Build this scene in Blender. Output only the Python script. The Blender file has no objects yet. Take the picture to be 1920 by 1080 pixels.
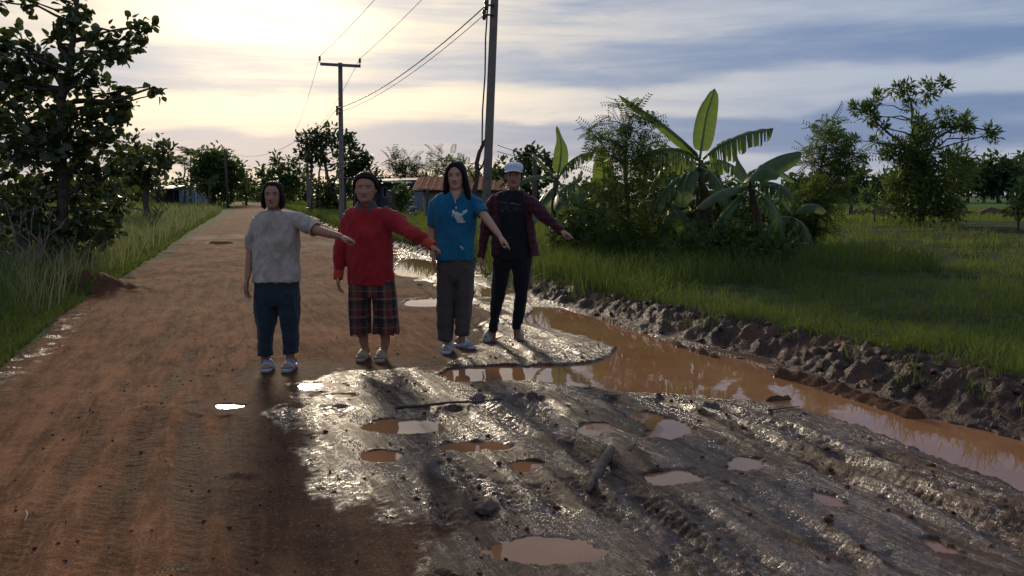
import bpy, bmesh, math, random
import numpy as np
from mathutils import Vector, Matrix

random.seed(7)
RNG = np.random.default_rng(7)
scene = bpy.context.scene
COL = scene.collection

# ------------------------------------------------------------------ camera
CAM_H = 1.36
FPX = 1600.0                                   # focal length in pixels of a 1920 px wide frame
PITCH = math.atan(175 / FPX)
cam_data = bpy.data.cameras.new('camera')
cam_data.sensor_width = 36.0
cam_data.lens = 36.0 * FPX / 1920.0
cam_data.clip_start = 0.05
cam_data.clip_end = 3000.0
cam = bpy.data.objects.new('camera', cam_data)
cam.location = (0, 0, CAM_H)
cam.rotation_euler = (math.pi / 2 - PITCH, 0, 0)
COL.objects.link(cam)
scene.camera = cam
scene.render.resolution_x, scene.render.resolution_y = 1024, 576

# ------------------------------------------------------------------ node helper
class NT:
    def __init__(s, tree):
        s.t = tree
        s.t.nodes.clear()
    def link(s, a, b):
        s.t.links.new(a, b)
    def put(s, sock, v):
        if v is None: return
        if isinstance(v, bpy.types.NodeSocket): s.link(v, sock)
        elif isinstance(v, (tuple, list)):
            n = len(sock.default_value) if hasattr(sock.default_value, '__len__') else 0
            v = tuple(v)
            if n == 4 and len(v) == 3: v = v + (1.0,)
            sock.default_value = v
        else:
            try: sock.default_value = v
            except Exception: sock.default_value = (v, v, v)
    def n(s, typ, props=None, **ins):
        nd = s.t.nodes.new(typ)
        for k, v in (props or {}).items(): setattr(nd, k, v)
        for k, v in ins.items():
            key = int(k[1:]) if k[0] == 'i' and k[1:].isdigit() else k.replace('_', ' ')
            s.put(nd.inputs[key], v)
        return nd
    def math(s, op, a, b=None, c=None, clamp=False):
        nd = s.t.nodes.new('ShaderNodeMath'); nd.operation = op; nd.use_clamp = clamp
        s.put(nd.inputs[0], a); s.put(nd.inputs[1], b); s.put(nd.inputs[2], c)
        return nd.outputs[0]
    def vmath(s, op, a, b=None):
        nd = s.t.nodes.new('ShaderNodeVectorMath'); nd.operation = op
        s.put(nd.inputs[0], a); s.put(nd.inputs[1], b)
        return nd.outputs['Value'] if op in ('DOT_PRODUCT', 'LENGTH') else nd.outputs[0]
    def mix(s, f, a, b, mode='MIX'):
        nd = s.t.nodes.new('ShaderNodeMix'); nd.data_type = 'RGBA'; nd.blend_type = mode
        s.put(nd.inputs[0], f); s.put(nd.inputs[6], a); s.put(nd.inputs[7], b)
        return nd.outputs[2]
    def noise(s, vec, scale, detail=3, rough=0.55, out='Fac', dist=0.0):
        nd = s.n('ShaderNodeTexNoise', Scale=scale, Detail=detail, Roughness=rough, Distortion=dist)
        if vec is not None: s.link(vec, nd.inputs['Vector'])
        return nd.outputs[out]
    def ramp(s, f, stops, interp='LINEAR'):
        nd = s.t.nodes.new('ShaderNodeValToRGB'); cr = nd.color_ramp; cr.interpolation = interp
        while len(cr.elements) < len(stops): cr.elements.new(0.5)
        for e, (p, c) in zip(cr.elements, stops):
            e.position = p
            e.color = (c, c, c, 1) if isinstance(c, (int, float)) else tuple(c)[:3] + (1,)
        s.put(nd.inputs[0], f)
        return nd.outputs[0]
    def mapr(s, v, a, b, c=0.0, d=1.0, smooth=True):
        nd = s.t.nodes.new('ShaderNodeMapRange'); nd.interpolation_type = 'SMOOTHSTEP' if smooth else 'LINEAR'
        nd.clamp = True
        for i, x in enumerate((v, a, b, c, d)): s.put(nd.inputs[i], x)
        return nd.outputs[0]
    def sep(s, v):
        nd = s.t.nodes.new('ShaderNodeSeparateXYZ'); s.link(v, nd.inputs[0]); return nd.outputs
    def comb(s, x, y, z):
        nd = s.t.nodes.new('ShaderNodeCombineXYZ')
        for i, q in enumerate((x, y, z)): s.put(nd.inputs[i], q)
        return nd.outputs[0]
    def scalev(s, v, sc):
        return s.vmath('MULTIPLY', v, sc)
    def attr(s, name, out='Fac'):
        nd = s.t.nodes.new('ShaderNodeAttribute'); nd.attribute_name = name; return nd.outputs[out]
    def coord(s, out='Object'):
        return s.t.nodes.new('ShaderNodeTexCoord').outputs[out]
    def bump(s, h, strength=0.5, dist=0.01, normal=None):
        nd = s.n('ShaderNodeBump', Strength=strength, Distance=dist, Height=h)
        if normal is not None: s.link(normal, nd.inputs['Normal'])
        return nd.outputs[0]

# ------------------------------------------------------------------ world: evening sky behind banded stratus, sun veiled ahead on the left
SUN_AZ = math.radians(-16.0)                   # measured from +Y, negative to the left
SUN_EL = math.radians(16.0)
SUN_DIR = Vector((math.sin(SUN_AZ) * math.cos(SUN_EL), math.cos(SUN_AZ) * math.cos(SUN_EL), math.sin(SUN_EL)))
world = bpy.data.worlds.new('World')
scene.world = world
world.use_nodes = True
W = NT(world.node_tree)
sky = W.n('ShaderNodeTexSky', {'sky_type': 'NISHITA', 'sun_disc': False, 'sun_elevation': SUN_EL,
                               'sun_rotation': SUN_AZ, 'air_density': 1.2, 'dust_density': 2.0})
wd = W.vmath('NORMALIZE', W.coord('Generated'))
wx, wy, wz = W.sep(wd)
elev = W.math('MULTIPLY', W.math('ARCSINE', wz), 180 / math.pi)            # degrees
azim = W.math('ARCTAN2', wx, wy)                                           # radians
band_v = W.comb(W.math('MULTIPLY', azim, 2.4), W.math('MULTIPLY', elev, 0.10), 0.0)
warp = W.math('MULTIPLY', W.math('SUBTRACT', W.noise(band_v, 1.5, 3, 0.5), 0.5), 4.2)
elev2 = W.math('ADD', W.math('ADD', elev, warp), W.math('MULTIPLY', azim, -1.6))
fine_v = W.comb(W.math('MULTIPLY', azim, 5.0), W.math('MULTIPLY', elev, 0.9), 3.0)
fine = W.noise(fine_v, 1.1, 6, 0.65, dist=.4)
puff = W.noise(W.comb(W.math('MULTIPLY', azim, 3.0), W.math('MULTIPLY', elev, 0.22), 9.0), 1.4, 4, 0.55)
def eb(e): return max(0.0, min(1.0, (e + 2) / 32.0))
light = W.ramp(W.math('MULTIPLY', W.math('ADD', elev2, 2.0), 1 / 32.0),
               [(eb(-2), .5), (eb(0.3), .60), (eb(1.4), .66), (eb(2.4), .22), (eb(4.3), .10), (eb(5.2), .62),
                (eb(6.4), .70), (eb(7.4), .24), (eb(8.6), .26), (eb(10.0), .50), (eb(12.5), .42), (eb(16), .30), (eb(30), .36)], 'EASE')
light = W.math('ADD', light, W.math('MULTIPLY', W.math('SUBTRACT', fine, 0.5), 0.75))
light = W.math('ADD', light, W.math('MULTIPLY', W.math('SUBTRACT', puff, 0.5), 0.55), clamp=True)
light = W.mapr(light, .06, .80)
sdot = W.vmath('DOT_PRODUCT', wd, tuple(SUN_DIR))
sang = W.math('MULTIPLY', W.math('ARCCOSINE', W.math('MINIMUM', sdot, 0.99999)), 180 / math.pi)
glow = W.math('POWER', W.math('MAXIMUM', W.math('SUBTRACT', 1.0, W.math('DIVIDE', sang, 38.0)), 0.0), 1.7)
core = W.math('POWER', W.math('MAXIMUM', W.math('SUBTRACT', 1.0, W.math('DIVIDE', sang, 11.0)), 0.0), 1.3)
dark_c = W.mix(glow, (.125, .20, .37), (.25, .36, .51))
light_c = W.mix(glow, (.37, .42, .52), (1.30, 1.02, .60))
cloud = W.mix(light, dark_c, light_c)
cloud = W.mix(W.math('MULTIPLY', W.math('MULTIPLY', core, W.mapr(light, .05, .7, .22, 1.0)), 0.95), cloud, (2.2, 1.9, 1.25))
bg_sky = W.n('ShaderNodeBackground', Color=sky.outputs[0], Strength=0.08)
bg_cl = W.n('ShaderNodeBackground', Color=cloud, Strength=1.0)
mx = W.n('ShaderNodeMixShader', i0=0.9)
W.link(bg_sky.outputs[0], mx.inputs[1]); W.link(bg_cl.outputs[0], mx.inputs[2])
wo = W.n('ShaderNodeOutputWorld'); W.link(mx.outputs[0], wo.inputs[0])

sun_data = bpy.data.lights.new('sun', 'SUN')
sun_data.energy = 2.0
sun_data.angle = math.radians(9.0)
sun_data.color = (1.0, 0.83, 0.60)
sun = bpy.data.objects.new('sun', sun_data)
sun.rotation_euler = SUN_DIR.to_track_quat('Z', 'Y').to_euler()
COL.objects.link(sun)

vs = scene.view_settings
scene.display_settings.display_device = 'sRGB'
vs.view_transform = 'Standard'; vs.look = 'None'; vs.exposure = 0.22; vs.gamma = 1.0; vs.use_curve_mapping = False
scene.render.engine = 'CYCLES'
scene.cycles.use_denoising = True
scene.cycles.max_bounces = 6
scene.cycles.transparent_max_bounces = 8
scene.cycles.caustics_reflective = False
scene.cycles.sample_clamp_indirect = 4.0

# ------------------------------------------------------------------ geometry helpers
CP, SP = math.cos(PITCH), math.sin(PITCH)
def P(px, py, d):
    """world point at forward distance d seen at photo position (px, py)"""
    c, v = (px - 960) / FPX, (540 - py) / FPX
    # ray = forward*1 + right*c + up*v
    fy, fz = CP + v * SP, -SP + v * CP
    k = d / fy
    return Vector((c * k, d, CAM_H + fz * k))
def G(px, py, z=0.0):
    c, v = (px - 960) / FPX, (540 - py) / FPX
    fy, fz = CP + v * SP, -SP + v * CP
    k = (z - CAM_H) / fz
    return (c * k, fy * k)
def ppm(d): return FPX / d

def hash2(ix, iy, seed):
    h = (ix.astype(np.int64) * 374761393 + iy.astype(np.int64) * 668265263 + seed * 974634777) & 0xffffffff
    h = ((h ^ (h >> 13)) * 1274126177) & 0xffffffff
    h = h ^ (h >> 16)
    return (h & 0xffffff) / float(0xffffff)
def noise2(x, y, seed=0):
    ix, iy = np.floor(x), np.floor(y)
    fx, fy = x - ix, y - iy
    ux, uy = fx * fx * fx * (fx * (fx * 6 - 15) + 10), fy * fy * fy * (fy * (fy * 6 - 15) + 10)
    def g(dx, dy):
        a = hash2(ix + dx, iy + dy, seed) * 2 * np.pi
        return np.cos(a) * (fx - dx) + np.sin(a) * (fy - dy)
    return ((g(0, 0) * (1 - ux) + g(1, 0) * ux) * (1 - uy) + (g(0, 1) * (1 - ux) + g(1, 1) * ux) * uy) * 1.5
def fbm2(x, y, seed=0, oct=4, gain=0.5):
    s, a, f = 0, 1, 1
    for o in range(oct):
        s = s + a * noise2(x * f + 17.3 * o, y * f - 9.1 * o, seed + o); a *= gain; f *= 2.03
    return s
def noise3(x, y, z, seed=0):
    ix, iy, iz = np.floor(x), np.floor(y), np.floor(z)
    fx, fy, fz = x - ix, y - iy, z - iz
    ux, uy, uz = [t * t * (3 - 2 * t) for t in (fx, fy, fz)]
    def v(dx, dy, dz):
        return hash2(ix + dx + (iz + dz) * 57, iy + dy + (iz + dz) * 113, seed) * 2 - 1
    def lerp(a, b, t): return a + (b - a) * t
    return lerp(lerp(lerp(v(0,0,0), v(1,0,0), ux), lerp(v(0,1,0), v(1,1,0), ux), uy),
                lerp(lerp(v(0,0,1), v(1,0,1), ux), lerp(v(0,1,1), v(1,1,1), ux), uy), uz)
def sstep(a, b, x):
    t = np.clip((x - a) / (b - a), 0, 1); return t * t * (3 - 2 * t)

def poly_sd(x, y, poly):
    """signed distance to a polygon, positive inside"""
    poly = np.asarray(poly, float)
    d2 = np.full(x.shape, 1e9); inside = np.zeros(x.shape, bool)
    for (ax, ay), (bx, by) in zip(poly, np.roll(poly, -1, 0)):
        ex, ey = bx - ax, by - ay
        t = np.clip(((x - ax) * ex + (y - ay) * ey) / (ex * ex + ey * ey + 1e-12), 0, 1)
        d2 = np.minimum(d2, (x - ax - t * ex) ** 2 + (y - ay - t * ey) ** 2)
        if abs(by - ay) > 1e-9:
            inside ^= ((ay > y) != (by > y)) & (x < (bx - ax) * (y - ay) / (by - ay) + ax)
    return np.where(inside, 1, -1) * np.sqrt(d2)
def line_dist(x, y, pts):
    """distance to a polyline, and arc length of the nearest point"""
    d = np.full(x.shape, 1e9); s = np.zeros(x.shape); L = 0; side = np.zeros(x.shape)
    for (ax, ay), (bx, by) in zip(pts[:-1], pts[1:]):
        ex, ey = bx - ax, by - ay; l = math.hypot(ex, ey)
        t = np.clip(((x - ax) * ex + (y - ay) * ey) / (l * l), 0, 1)
        q = np.hypot(x - ax - t * ex, y - ay - t * ey)
        m = q < d
        side = np.where(m, np.sign((x - ax) * ey - (y - ay) * ex), side)
        s = np.where(m, L + t * l, s); d = np.minimum(d, q); L += l
    return d, s, side

def np_mesh(name, verts, quads=None, tris=None, smooth=True, mats=(), attrs=None, ngons=None):
    me = bpy.data.meshes.new(name)
    verts = np.asarray(verts, np.float32)
    me.vertices.add(len(verts)); me.vertices.foreach_set('co', verts.ravel())
    idx, starts, c = [], [], 0
    for arr in (quads, tris):
        if arr is not None and len(arr):
            arr = np.asarray(arr, np.int32)
            idx.append(arr.ravel()); starts.append(c + np.arange(len(arr)) * arr.shape[1]); c += arr.size
    for f in (ngons or ()):
        idx.append(np.asarray(f, np.int32)); starts.append(np.array([c])); c += len(f)
    idx = np.concatenate(idx).astype(np.int32); starts = np.concatenate(starts).astype(np.int32)
    me.loops.add(len(idx)); me.loops.foreach_set('vertex_index', idx)
    me.polygons.add(len(starts)); me.polygons.foreach_set('loop_start', starts)
    if smooth: me.polygons.foreach_set('use_smooth', np.ones(len(starts), bool))
    me.update(calc_edges=True)
    for k, v in (attrs or {}).items():
        a = me.attributes.new(k, 'FLOAT', 'POINT'); a.data.foreach_set('value', np.asarray(v, np.float32))
    for m in mats: me.materials.append(m)
    return me
def link(name, me, parent=None, loc=None):
    o = bpy.data.objects.new(name, me); COL.objects.link(o)
    if parent is not None: o.parent = parent
    if loc is not None: o.location = loc
    return o
def tag(o, label=None, cat=None, group=None, kind=None):
    for k, v in (('label', label), ('category', cat), ('group', group), ('kind', kind)):
        if v: o[k] = v
    return o
def empty(name, loc=(0, 0, 0), rz=0.0):
    o = bpy.data.objects.new(name, None); COL.objects.link(o); o.location = loc; o.rotation_euler.z = rz
    o.empty_display_size = 0.1
    return o

class MB:
    """collects pieces (verts, faces) into one mesh"""
    def __init__(s): s.v, s.f = [], []
    def add(s, v, f):
        b = len(s.v); s.v += [tuple(q) for q in v]; s.f += [tuple(i + b for i in t) for t in f]; return s
    def box(s, c, size, rot=None):
        hx, hy, hz = [q / 2 for q in size]
        v = [Vector((x, y, z)) for x in (-hx, hx) for y in (-hy, hy) for z in (-hz, hz)]
        if rot is not None: v = [rot @ q for q in v]
        v = [q + Vector(c) for q in v]
        return s.add(v, [(0,1,3,2),(4,6,7,5),(0,4,5,1),(2,3,7,6),(0,2,6,4),(1,5,7,3)])
    def tube(s, pts, radii, seg=12, ref=None, cap=True):
        pts = [Vector(p) for p in pts]; n = len(pts)
        if not isinstance(radii, (list, tuple)): radii = [radii] * n
        vs_, fs = [], []
        pa = None
        for i, p in enumerate(pts):
            t = (pts[min(i + 1, n - 1)] - pts[max(i - 1, 0)]).normalized()
            r = Vector(ref) if ref is not None else (pa if pa is not None else (Vector((0, 0, 1)) if abs(t.z) < .9 else Vector((1, 0, 0))))
            a = (r - t * r.dot(t)).normalized(); b = t.cross(a); pa = a
            ra, rb = radii[i] if isinstance(radii[i], (tuple, list)) else (radii[i], radii[i])
            for k in range(seg):
                th = 2 * math.pi * k / seg
                vs_.append(p + a * (ra * math.cos(th)) + b * (rb * math.sin(th)))
        for i in range(n - 1):
            for k in range(seg):
                k2 = (k + 1) % seg
                fs.append((i * seg + k, i * seg + k2, (i + 1) * seg + k2, (i + 1) * seg + k))
        if cap:
            fs.append(tuple(range(seg))[::-1]); fs.append(tuple((n - 1) * seg + k for k in range(seg)))
        return s.add(vs_, fs)
    def rings(s, rings):
        """loft through rings of equal vertex count, capped"""
        m = len(rings[0]); fs = []
        vs_ = [v for r in rings for v in r]
        for i in range(len(rings) - 1):
            for k in range(m):
                k2 = (k + 1) % m
                fs.append((i * m + k, i * m + k2, (i + 1) * m + k2, (i + 1) * m + k))
        fs.append(tuple(range(m))[::-1]); fs.append(tuple((len(rings) - 1) * m + k for k in range(m)))
        return s.add(vs_, fs)
    def ell(s, c, r, nu=16, nv=10, rot=None):
        vs_, fs = [], []
        for j in range(1, nv):
            ph = math.pi * j / nv
            for i in range(nu):
                th = 2 * math.pi * i / nu
                q = Vector((r[0] * math.sin(ph) * math.cos(th), r[1] * math.sin(ph) * math.sin(th), r[2] * math.cos(ph)))
                vs_.append((rot @ q if rot is not None else q) + Vector(c))
        top = len(vs_); q = Vector((0, 0, r[2])); vs_.append((rot @ q if rot is not None else q) + Vector(c))
        bot = len(vs_); vs_.append((rot @ -q if rot is not None else -q) + Vector(c))
        for j in range(nv - 2):
            for i in range(nu):
                i2 = (i + 1) % nu
                fs.append((j * nu + i, (j + 1) * nu + i, (j + 1) * nu + i2, j * nu + i2))
        for i in range(nu):
            i2 = (i + 1) % nu
            fs.append((top, i, i2)); fs.append((bot, (nv - 2) * nu + i2, (nv - 2) * nu + i))
        return s.add(vs_, fs)
    def mesh(s, name, mat=None, smooth=True):
        me = bpy.data.meshes.new(name); me.from_pydata([tuple(v) for v in s.v], [], s.f)
        if smooth: me.polygons.foreach_set('use_smooth', np.ones(len(me.polygons), bool))
        if mat is not None: me.materials.append(mat)
        return me
    def build(s, name, mat=None, parent=None, smooth=True, loc=None):
        return link(name, s.mesh(name, mat, smooth), parent, loc)

def mat(name, fn):
    m = bpy.data.materials.new(name); m.use_nodes = True
    t = NT(m.node_tree); sh = fn(t)
    o = t.n('ShaderNodeOutputMaterial'); t.link(sh, o.inputs[0])
    return m
def pbsdf(t, **k):
    return t.n('ShaderNodeBsdfPrincipled', **k).outputs[0]
# ------------------------------------------------------------------ materials
def m_soil(t):
    """laterite road: dry packed earth to glossy wet mud, driven by the 'wet', 'film' and 'tone' attributes of the sheet"""
    o = t.coord('Object')
    wet0, tone, film = t.attr('wet'), t.attr('tone'), t.attr('film')
    x, y, z = t.sep(o)
    along = t.comb(t.math('ADD', x, t.math('MULTIPLY', y, .33)), t.math('MULTIPLY', y, .16), z)
    n1, n2, n3, n4 = t.noise(o, 2.2, 4, .6), t.noise(o, 14, 5, .65), t.noise(o, 60, 4, .7), t.noise(o, 130, 3, .75)
    streak = t.noise(along, 7, 5, .65); streak2 = t.noise(along, 26, 3, .6)
    track = t.noise(t.comb(t.math('ADD', x, t.math('MULTIPLY', y, .45)), t.math('MULTIPLY', y, .10), z), 30, 4, .65)
    wet = t.mapr(t.math('ADD', wet0, t.math('ADD', t.math('MULTIPLY', t.math('SUBTRACT', n2, .5), .9), t.math('MULTIPLY', t.math('SUBTRACT', n1, .5), .5))), .28, .78)
    dry_c = t.mix(t.mapr(t.math('ADD', t.math('MULTIPLY', n1, .35), t.math('MULTIPLY', streak, .65)), .38, .62), (.125, .048, .020), (.33, .138, .058))
    dry_c = t.mix(t.mapr(streak2, .45, .75, 0, .55), dry_c, (.40, .20, .10))
    dry_c = t.mix(t.mapr(tone, 0, 1), t.mix(.68, dry_c, (.050, .024, .014)), dry_c)
    dry_c = t.mix(t.mapr(n4, .50, .62, 0, .75), dry_c, (.050, .021, .011))
    dry_c = t.mix(t.mapr(n3, .58, .66, 0, .5), dry_c, (.46, .25, .14))
    wet_c = t.mix(t.mapr(n2, .3, .7), (.066, .030, .016), (.185, .092, .047))
    wet_c = t.mix(t.mapr(n4, .45, .65, 0, .6), wet_c, (.030, .017, .011))
    wet_c = t.mix(t.mapr(track, .42, .60, .6, 0), wet_c, (.040, .020, .012))
    col = t.mix(wet, dry_c, wet_c)
    gl = t.math('ADD', t.math('ADD', film, t.math('MULTIPLY', t.math('SUBTRACT', t.noise(o, 9, 4, .7), .5), 1.2)), t.math('MULTIPLY', t.math('SUBTRACT', track, .5), 1.6))
    rw = t.mapr(gl, .15, .75, .55, .10)
    damp = t.mapr(tone, 0, .8, .84, .97)
    r = t.math('ADD', t.math('MULTIPLY', wet, rw), t.math('MULTIPLY', t.math('SUBTRACT', 1.0, wet), damp))
    h = t.math('ADD', t.math('MULTIPLY', n2, .6), t.math('ADD', t.math('MULTIPLY', n3, .45), t.math('MULTIPLY', n4, .22)))
    h = t.math('ADD', h, t.math('ADD', t.math('MULTIPLY', streak2, .4), t.math('MULTIPLY', t.math('MULTIPLY', track, wet), .9)))
    b = t.bump(h, t.math('ADD', .75, t.math('MULTIPLY', wet, .25)), .026)
    sp = t.math('ADD', .08, t.math('MULTIPLY', wet, t.mapr(gl, .15, .75, .12, .60)))
    return pbsdf(t, Base_Color=col, Roughness=r, Normal=b, Specular_IOR_Level=sp)
def m_bank(t):
    o = t.coord('Object'); n2, n3 = t.noise(o, 11, 5, .65), t.noise(o, 45, 4, .7)
    col = t.mix(t.mapr(n2, .3, .7), (.040, .021, .013), (.115, .054, .030))
    col = t.mix(t.mapr(t.noise(o, 2.1, 3), .5, .7), col, (.15, .068, .034))
    b = t.bump(t.math('ADD', n2, t.math('MULTIPLY', n3, .5)), 1.0, .05)
    return pbsdf(t, Base_Color=col, Roughness=t.mapr(n3, .3, .7, .42, .8), Normal=b, Specular_IOR_Level=.35)
def m_turf(t):
    o = t.coord('Object'); n1, n2, n3 = t.noise(o, .35, 4, .6), t.noise(o, 3.5, 4, .65), t.noise(o, 30, 3, .7)
    col = t.mix(t.mapr(n2, .35, .65), (.030, .038, .011), (.075, .088, .024))
    col = t.mix(t.mapr(t.math('ADD', t.math('MULTIPLY', n1, .6), t.math('MULTIPLY', n2, .4)), .56, .66), col, (.115, .062, .035))
    paddy = t.attr('paddy')
    col = t.mix(paddy, col, t.mix(t.mapr(n2, .3, .7), (.060, .125, .020), (.090, .165, .030)))
    b = t.bump(t.math('ADD', n2, t.math('MULTIPLY', n3, .6)), .8, .06)
    return pbsdf(t, Base_Color=col, Roughness=.9, Normal=b, Specular_IOR_Level=.1)
def m_water(t):
    o = t.coord('Object'); n = t.noise(o, 1.3, 3, .6)
    col = t.mix(t.mapr(n, .3, .7), (.33, .145, .060), (.40, .185, .082))
    b = t.bump(t.noise(t.scalev(o, (1, .6, 1)), 7, 2, .5), .018, .05)
    return pbsdf(t, Base_Color=col, Roughness=.025, IOR=1.36, Normal=b, Specular_IOR_Level=.55)
def leaf_mat(name, dark, lightc, trans=.45, tcol=None, rough=.45, spec=.35):
    def fn(t):
        r = t.attr('rnd')
        col = t.mix(r, dark, lightc)
        n = t.noise(t.coord('Object'), 3.0, 3, .6)
        col = t.mix(t.math('MULTIPLY', t.mapr(n, .35, .7), .5), col, lightc)
        tc = t.mix(.5, col, tcol or tuple(min(1, c * 2.2) for c in lightc))
        a = t.n('ShaderNodeBsdfPrincipled', Base_Color=col, Roughness=rough, Specular_IOR_Level=spec).outputs[0]
        b = t.n('ShaderNodeBsdfTranslucent', Color=tc).outputs[0]
        m = t.n('ShaderNodeMixShader', i0=trans); t.link(a, m.inputs[1]); t.link(b, m.inputs[2])
        return m.outputs[0]
    return mat(name, fn)
def plain(name, c1, c2=None, rough=.7, scale=8, bump=0.0, spec=.4, metal=0.0, bscale=40, bdist=.01):
    def fn(t):
        o = t.coord('Object'); n = t.noise(o, scale, 4, .6)
        col = t.mix(t.mapr(n, .3, .7), c1, c2 or tuple(c * .75 for c in c1))
        k = dict(Base_Color=col, Roughness=rough, Specular_IOR_Level=spec, Metallic=metal)
        if bump: k['Normal'] = t.bump(t.noise(o, bscale, 4, .65), bump, bdist)
        return pbsdf(t, **k)
    return mat(name, fn)

M = {}
M['soil'] = mat('laterite_soil', m_soil)
M['bank'] = mat('churned_mud', m_bank)
M['turf'] = mat('turf_soil', m_turf)
M['water'] = mat('muddy_water', m_water)
M['grass'] = leaf_mat('grass_blades', (.040, .066, .013), (.130, .165, .034), .48, (.22, .275, .042), .5, .25)
M['grass_dry'] = leaf_mat('pale_grass_blades', (.12, .14, .05), (.30, .28, .15), .45, (.30, .30, .14), .6, .2)
M['leaf_big'] = leaf_mat('broad_leaves', (.024, .036, .014), (.050, .070, .022), .32, (.15, .20, .04), .38, .45)
M['leaf_mid'] = leaf_mat('mid_green_leaves', (.034, .062, .018), (.085, .135, .034), .48, (.20, .27, .045))
M['leaf_dark'] = leaf_mat('dark_leaves', (.024, .042, .015), (.055, .085, .024), .42, (.12, .17, .035))
M['leaf_olive'] = leaf_mat('olive_leaves', (.035, .055, .016), (.085, .115, .034), .38, (.15, .19, .04))
M['leaf_bright'] = leaf_mat('bright_leaves', (.050, .085, .018), (.12, .17, .034), .4, (.2, .26, .05))
M['bark'] = plain('bark', (.060, .046, .034), (.12, .095, .070), .9, 14, .8, .2)
M['bark_pale'] = plain('pale_dry_wood', (.16, .12, .085), (.24, .19, .14), .9, 14, .5, .2)
M['wood_dark'] = plain('dark_wet_wood', (.045, .026, .017), (.10, .060, .040), .55, 18, .9, .4)
M['concrete'] = plain('weathered_concrete', (.16, .135, .112), (.23, .195, .16), .85, 6, .4, .3)
M['steel'] = plain('galvanised_steel', (.10, .10, .105), (.16, .16, .16), .5, 10, 0, .5, .6)
M['ceramic'] = plain('brown_ceramic', (.06, .035, .025), (.08, .05, .035), .3, 10)
M['wire'] = plain('wire', (.035, .035, .038), (.05, .05, .05), .5, 10)
# ------------------------------------------------------------------ terrain: one height field, split into road, mud bank and grassy ground
def spaced(a, b, step0, growth):
    out, x, s = [], a, step0
    sg = 1 if b > a else -1
    while (b - x) * sg > 0:
        x += sg * s; s *= growth; out.append(x)
    return out
xs = sorted(spaced(-4.6, -900, .024, 1.075) + list(np.arange(-4.6, 4.3, .022)) + spaced(4.3, 900, .024, 1.075))
ys, y_, = [], 2.0
while y_ < 1200:
    ys.append(y_)
    y_ += 0.0135 if y_ < 4.2 else min(0.0135 * (y_ / 4.2) ** 1.5, 0.055 * y_)
ys = [-60, -20, -6, -2, 0, 1, 1.6, 1.9] + ys
xs, ys = np.array(xs), np.array(ys)
X, Y = np.meshgrid(xs, ys)

def edge(pts):   # [(x, y)] -> function of y
    pts = sorted(pts, key=lambda p: p[1]); yy = [p[1] for p in pts]; xx = [p[0] for p in pts]
    return lambda y: np.interp(y, yy, xx)
LEFT = [(-2.5, -60), (-3.0, 2.0)] + [G(*p) for p in ((0, 690), (120, 590), (215, 530), (300, 475), (360, 432), (412, 402))] + [(-33, 100), (-45, 128), (-47, 150), (-30, 175), (10, 205), (60, 230)]
RIGHT = [(4.6, -60), (3.6, 2.0)] + [G(*p) for p in ((1920, 822), (1780, 777), (1600, 730), (1420, 668), (1200, 618), (1000, 556), (900, 512), (745, 466), (640, 440), (600, 421), (578, 406))] + [(-27.5, 100), (-34, 125), (-32, 145), (-15, 165), (20, 190), (60, 215)]
f_left, f_right = edge(LEFT), edge(RIGHT)
wob = .10 * noise2(Y * 1.1, X * 0.4, 3) + .05 * noise2(Y * 4.1, X * 1.3, 4)
tL = X - f_left(Y) + wob * np.clip(Y / 8, .6, 2)              # >0 on the road side
tR = X - f_right(Y) + wob                                      # >0 on the bank side
road_m = (tL > 0) & (tR < 0) & (Y < 215)
bank_w = np.interp(Y, [2, 5, 8, 12, 18, 30, 60], [.78, .75, .66, .52, .48, .3, .1])
bank_m = (tR >= 0) & (tR < bank_w + .16 * noise2(X * 2.2, Y * 2.2, 9)) & (Y < 60) & (Y > 1.5)

near = sstep(60, 10, Y)
Z = .03 * noise2(X * .5, Y * .5, 1) * road_m
# packed dry earth
AC = X + .33 * Y                                              # across the road
Z += road_m * near * (.012 * fbm2(AC * 3.2, Y * .45, 11, 4) + .0035 * fbm2(X * 13, Y * 11, 12, 3))
# potholes and soft waves further up the road
Z += road_m * sstep(9, 16, Y) * sstep(90, 40, Y) * .05 * fbm2(X * .8, Y * .45, 14, 3)

# wet, churned zone
WET = [G(*p) for p in ((540, 770), (560, 720), (640, 695), (740, 690), (830, 690), (905, 640), (930, 590), (870, 540), (760, 520), (735, 470), (800, 455),
                       (1000, 540), (1200, 610), (1600, 720), (1950, 830), (2300, 1000), (2300, 1300), (800, 1300), (845, 1080), (800, 1010), (650, 985), (610, 900), (540, 840))]
wet_sd = poly_sd(X, Y, WET) + .24 * fbm2(X * 1.5, Y * 1.3, 21, 5, .6)
wetm = sstep(-.16, .20, wet_sd) * (Y < 40)
churn = wetm * sstep(40, 12, Y)
CR = X + .45 * Y + .05 * noise2(X * 1.1, Y * 1.1, 5)          # across the tyre tracks in the mud
clump = sstep(-.2, .5, noise2(X * 1.2, Y * 1.2, 24))
relief = .0065 * fbm2(CR * 7.5, Y * .8, 23, 4, .65) + (.25 + .9 * clump) * (.0065 * (np.abs(fbm2(CR * 13, Y * 8, 25, 3, .65)) - .3) + .0045 * fbm2(X * 32, Y * 27, 26, 2))
Z += churn * relief
film = np.clip(sstep(.003, -.004, relief) * .7 + .5 * sstep(-.2, .5, fbm2(X * 1.1, Y * .9, 27, 3)), 0, 1)

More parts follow.
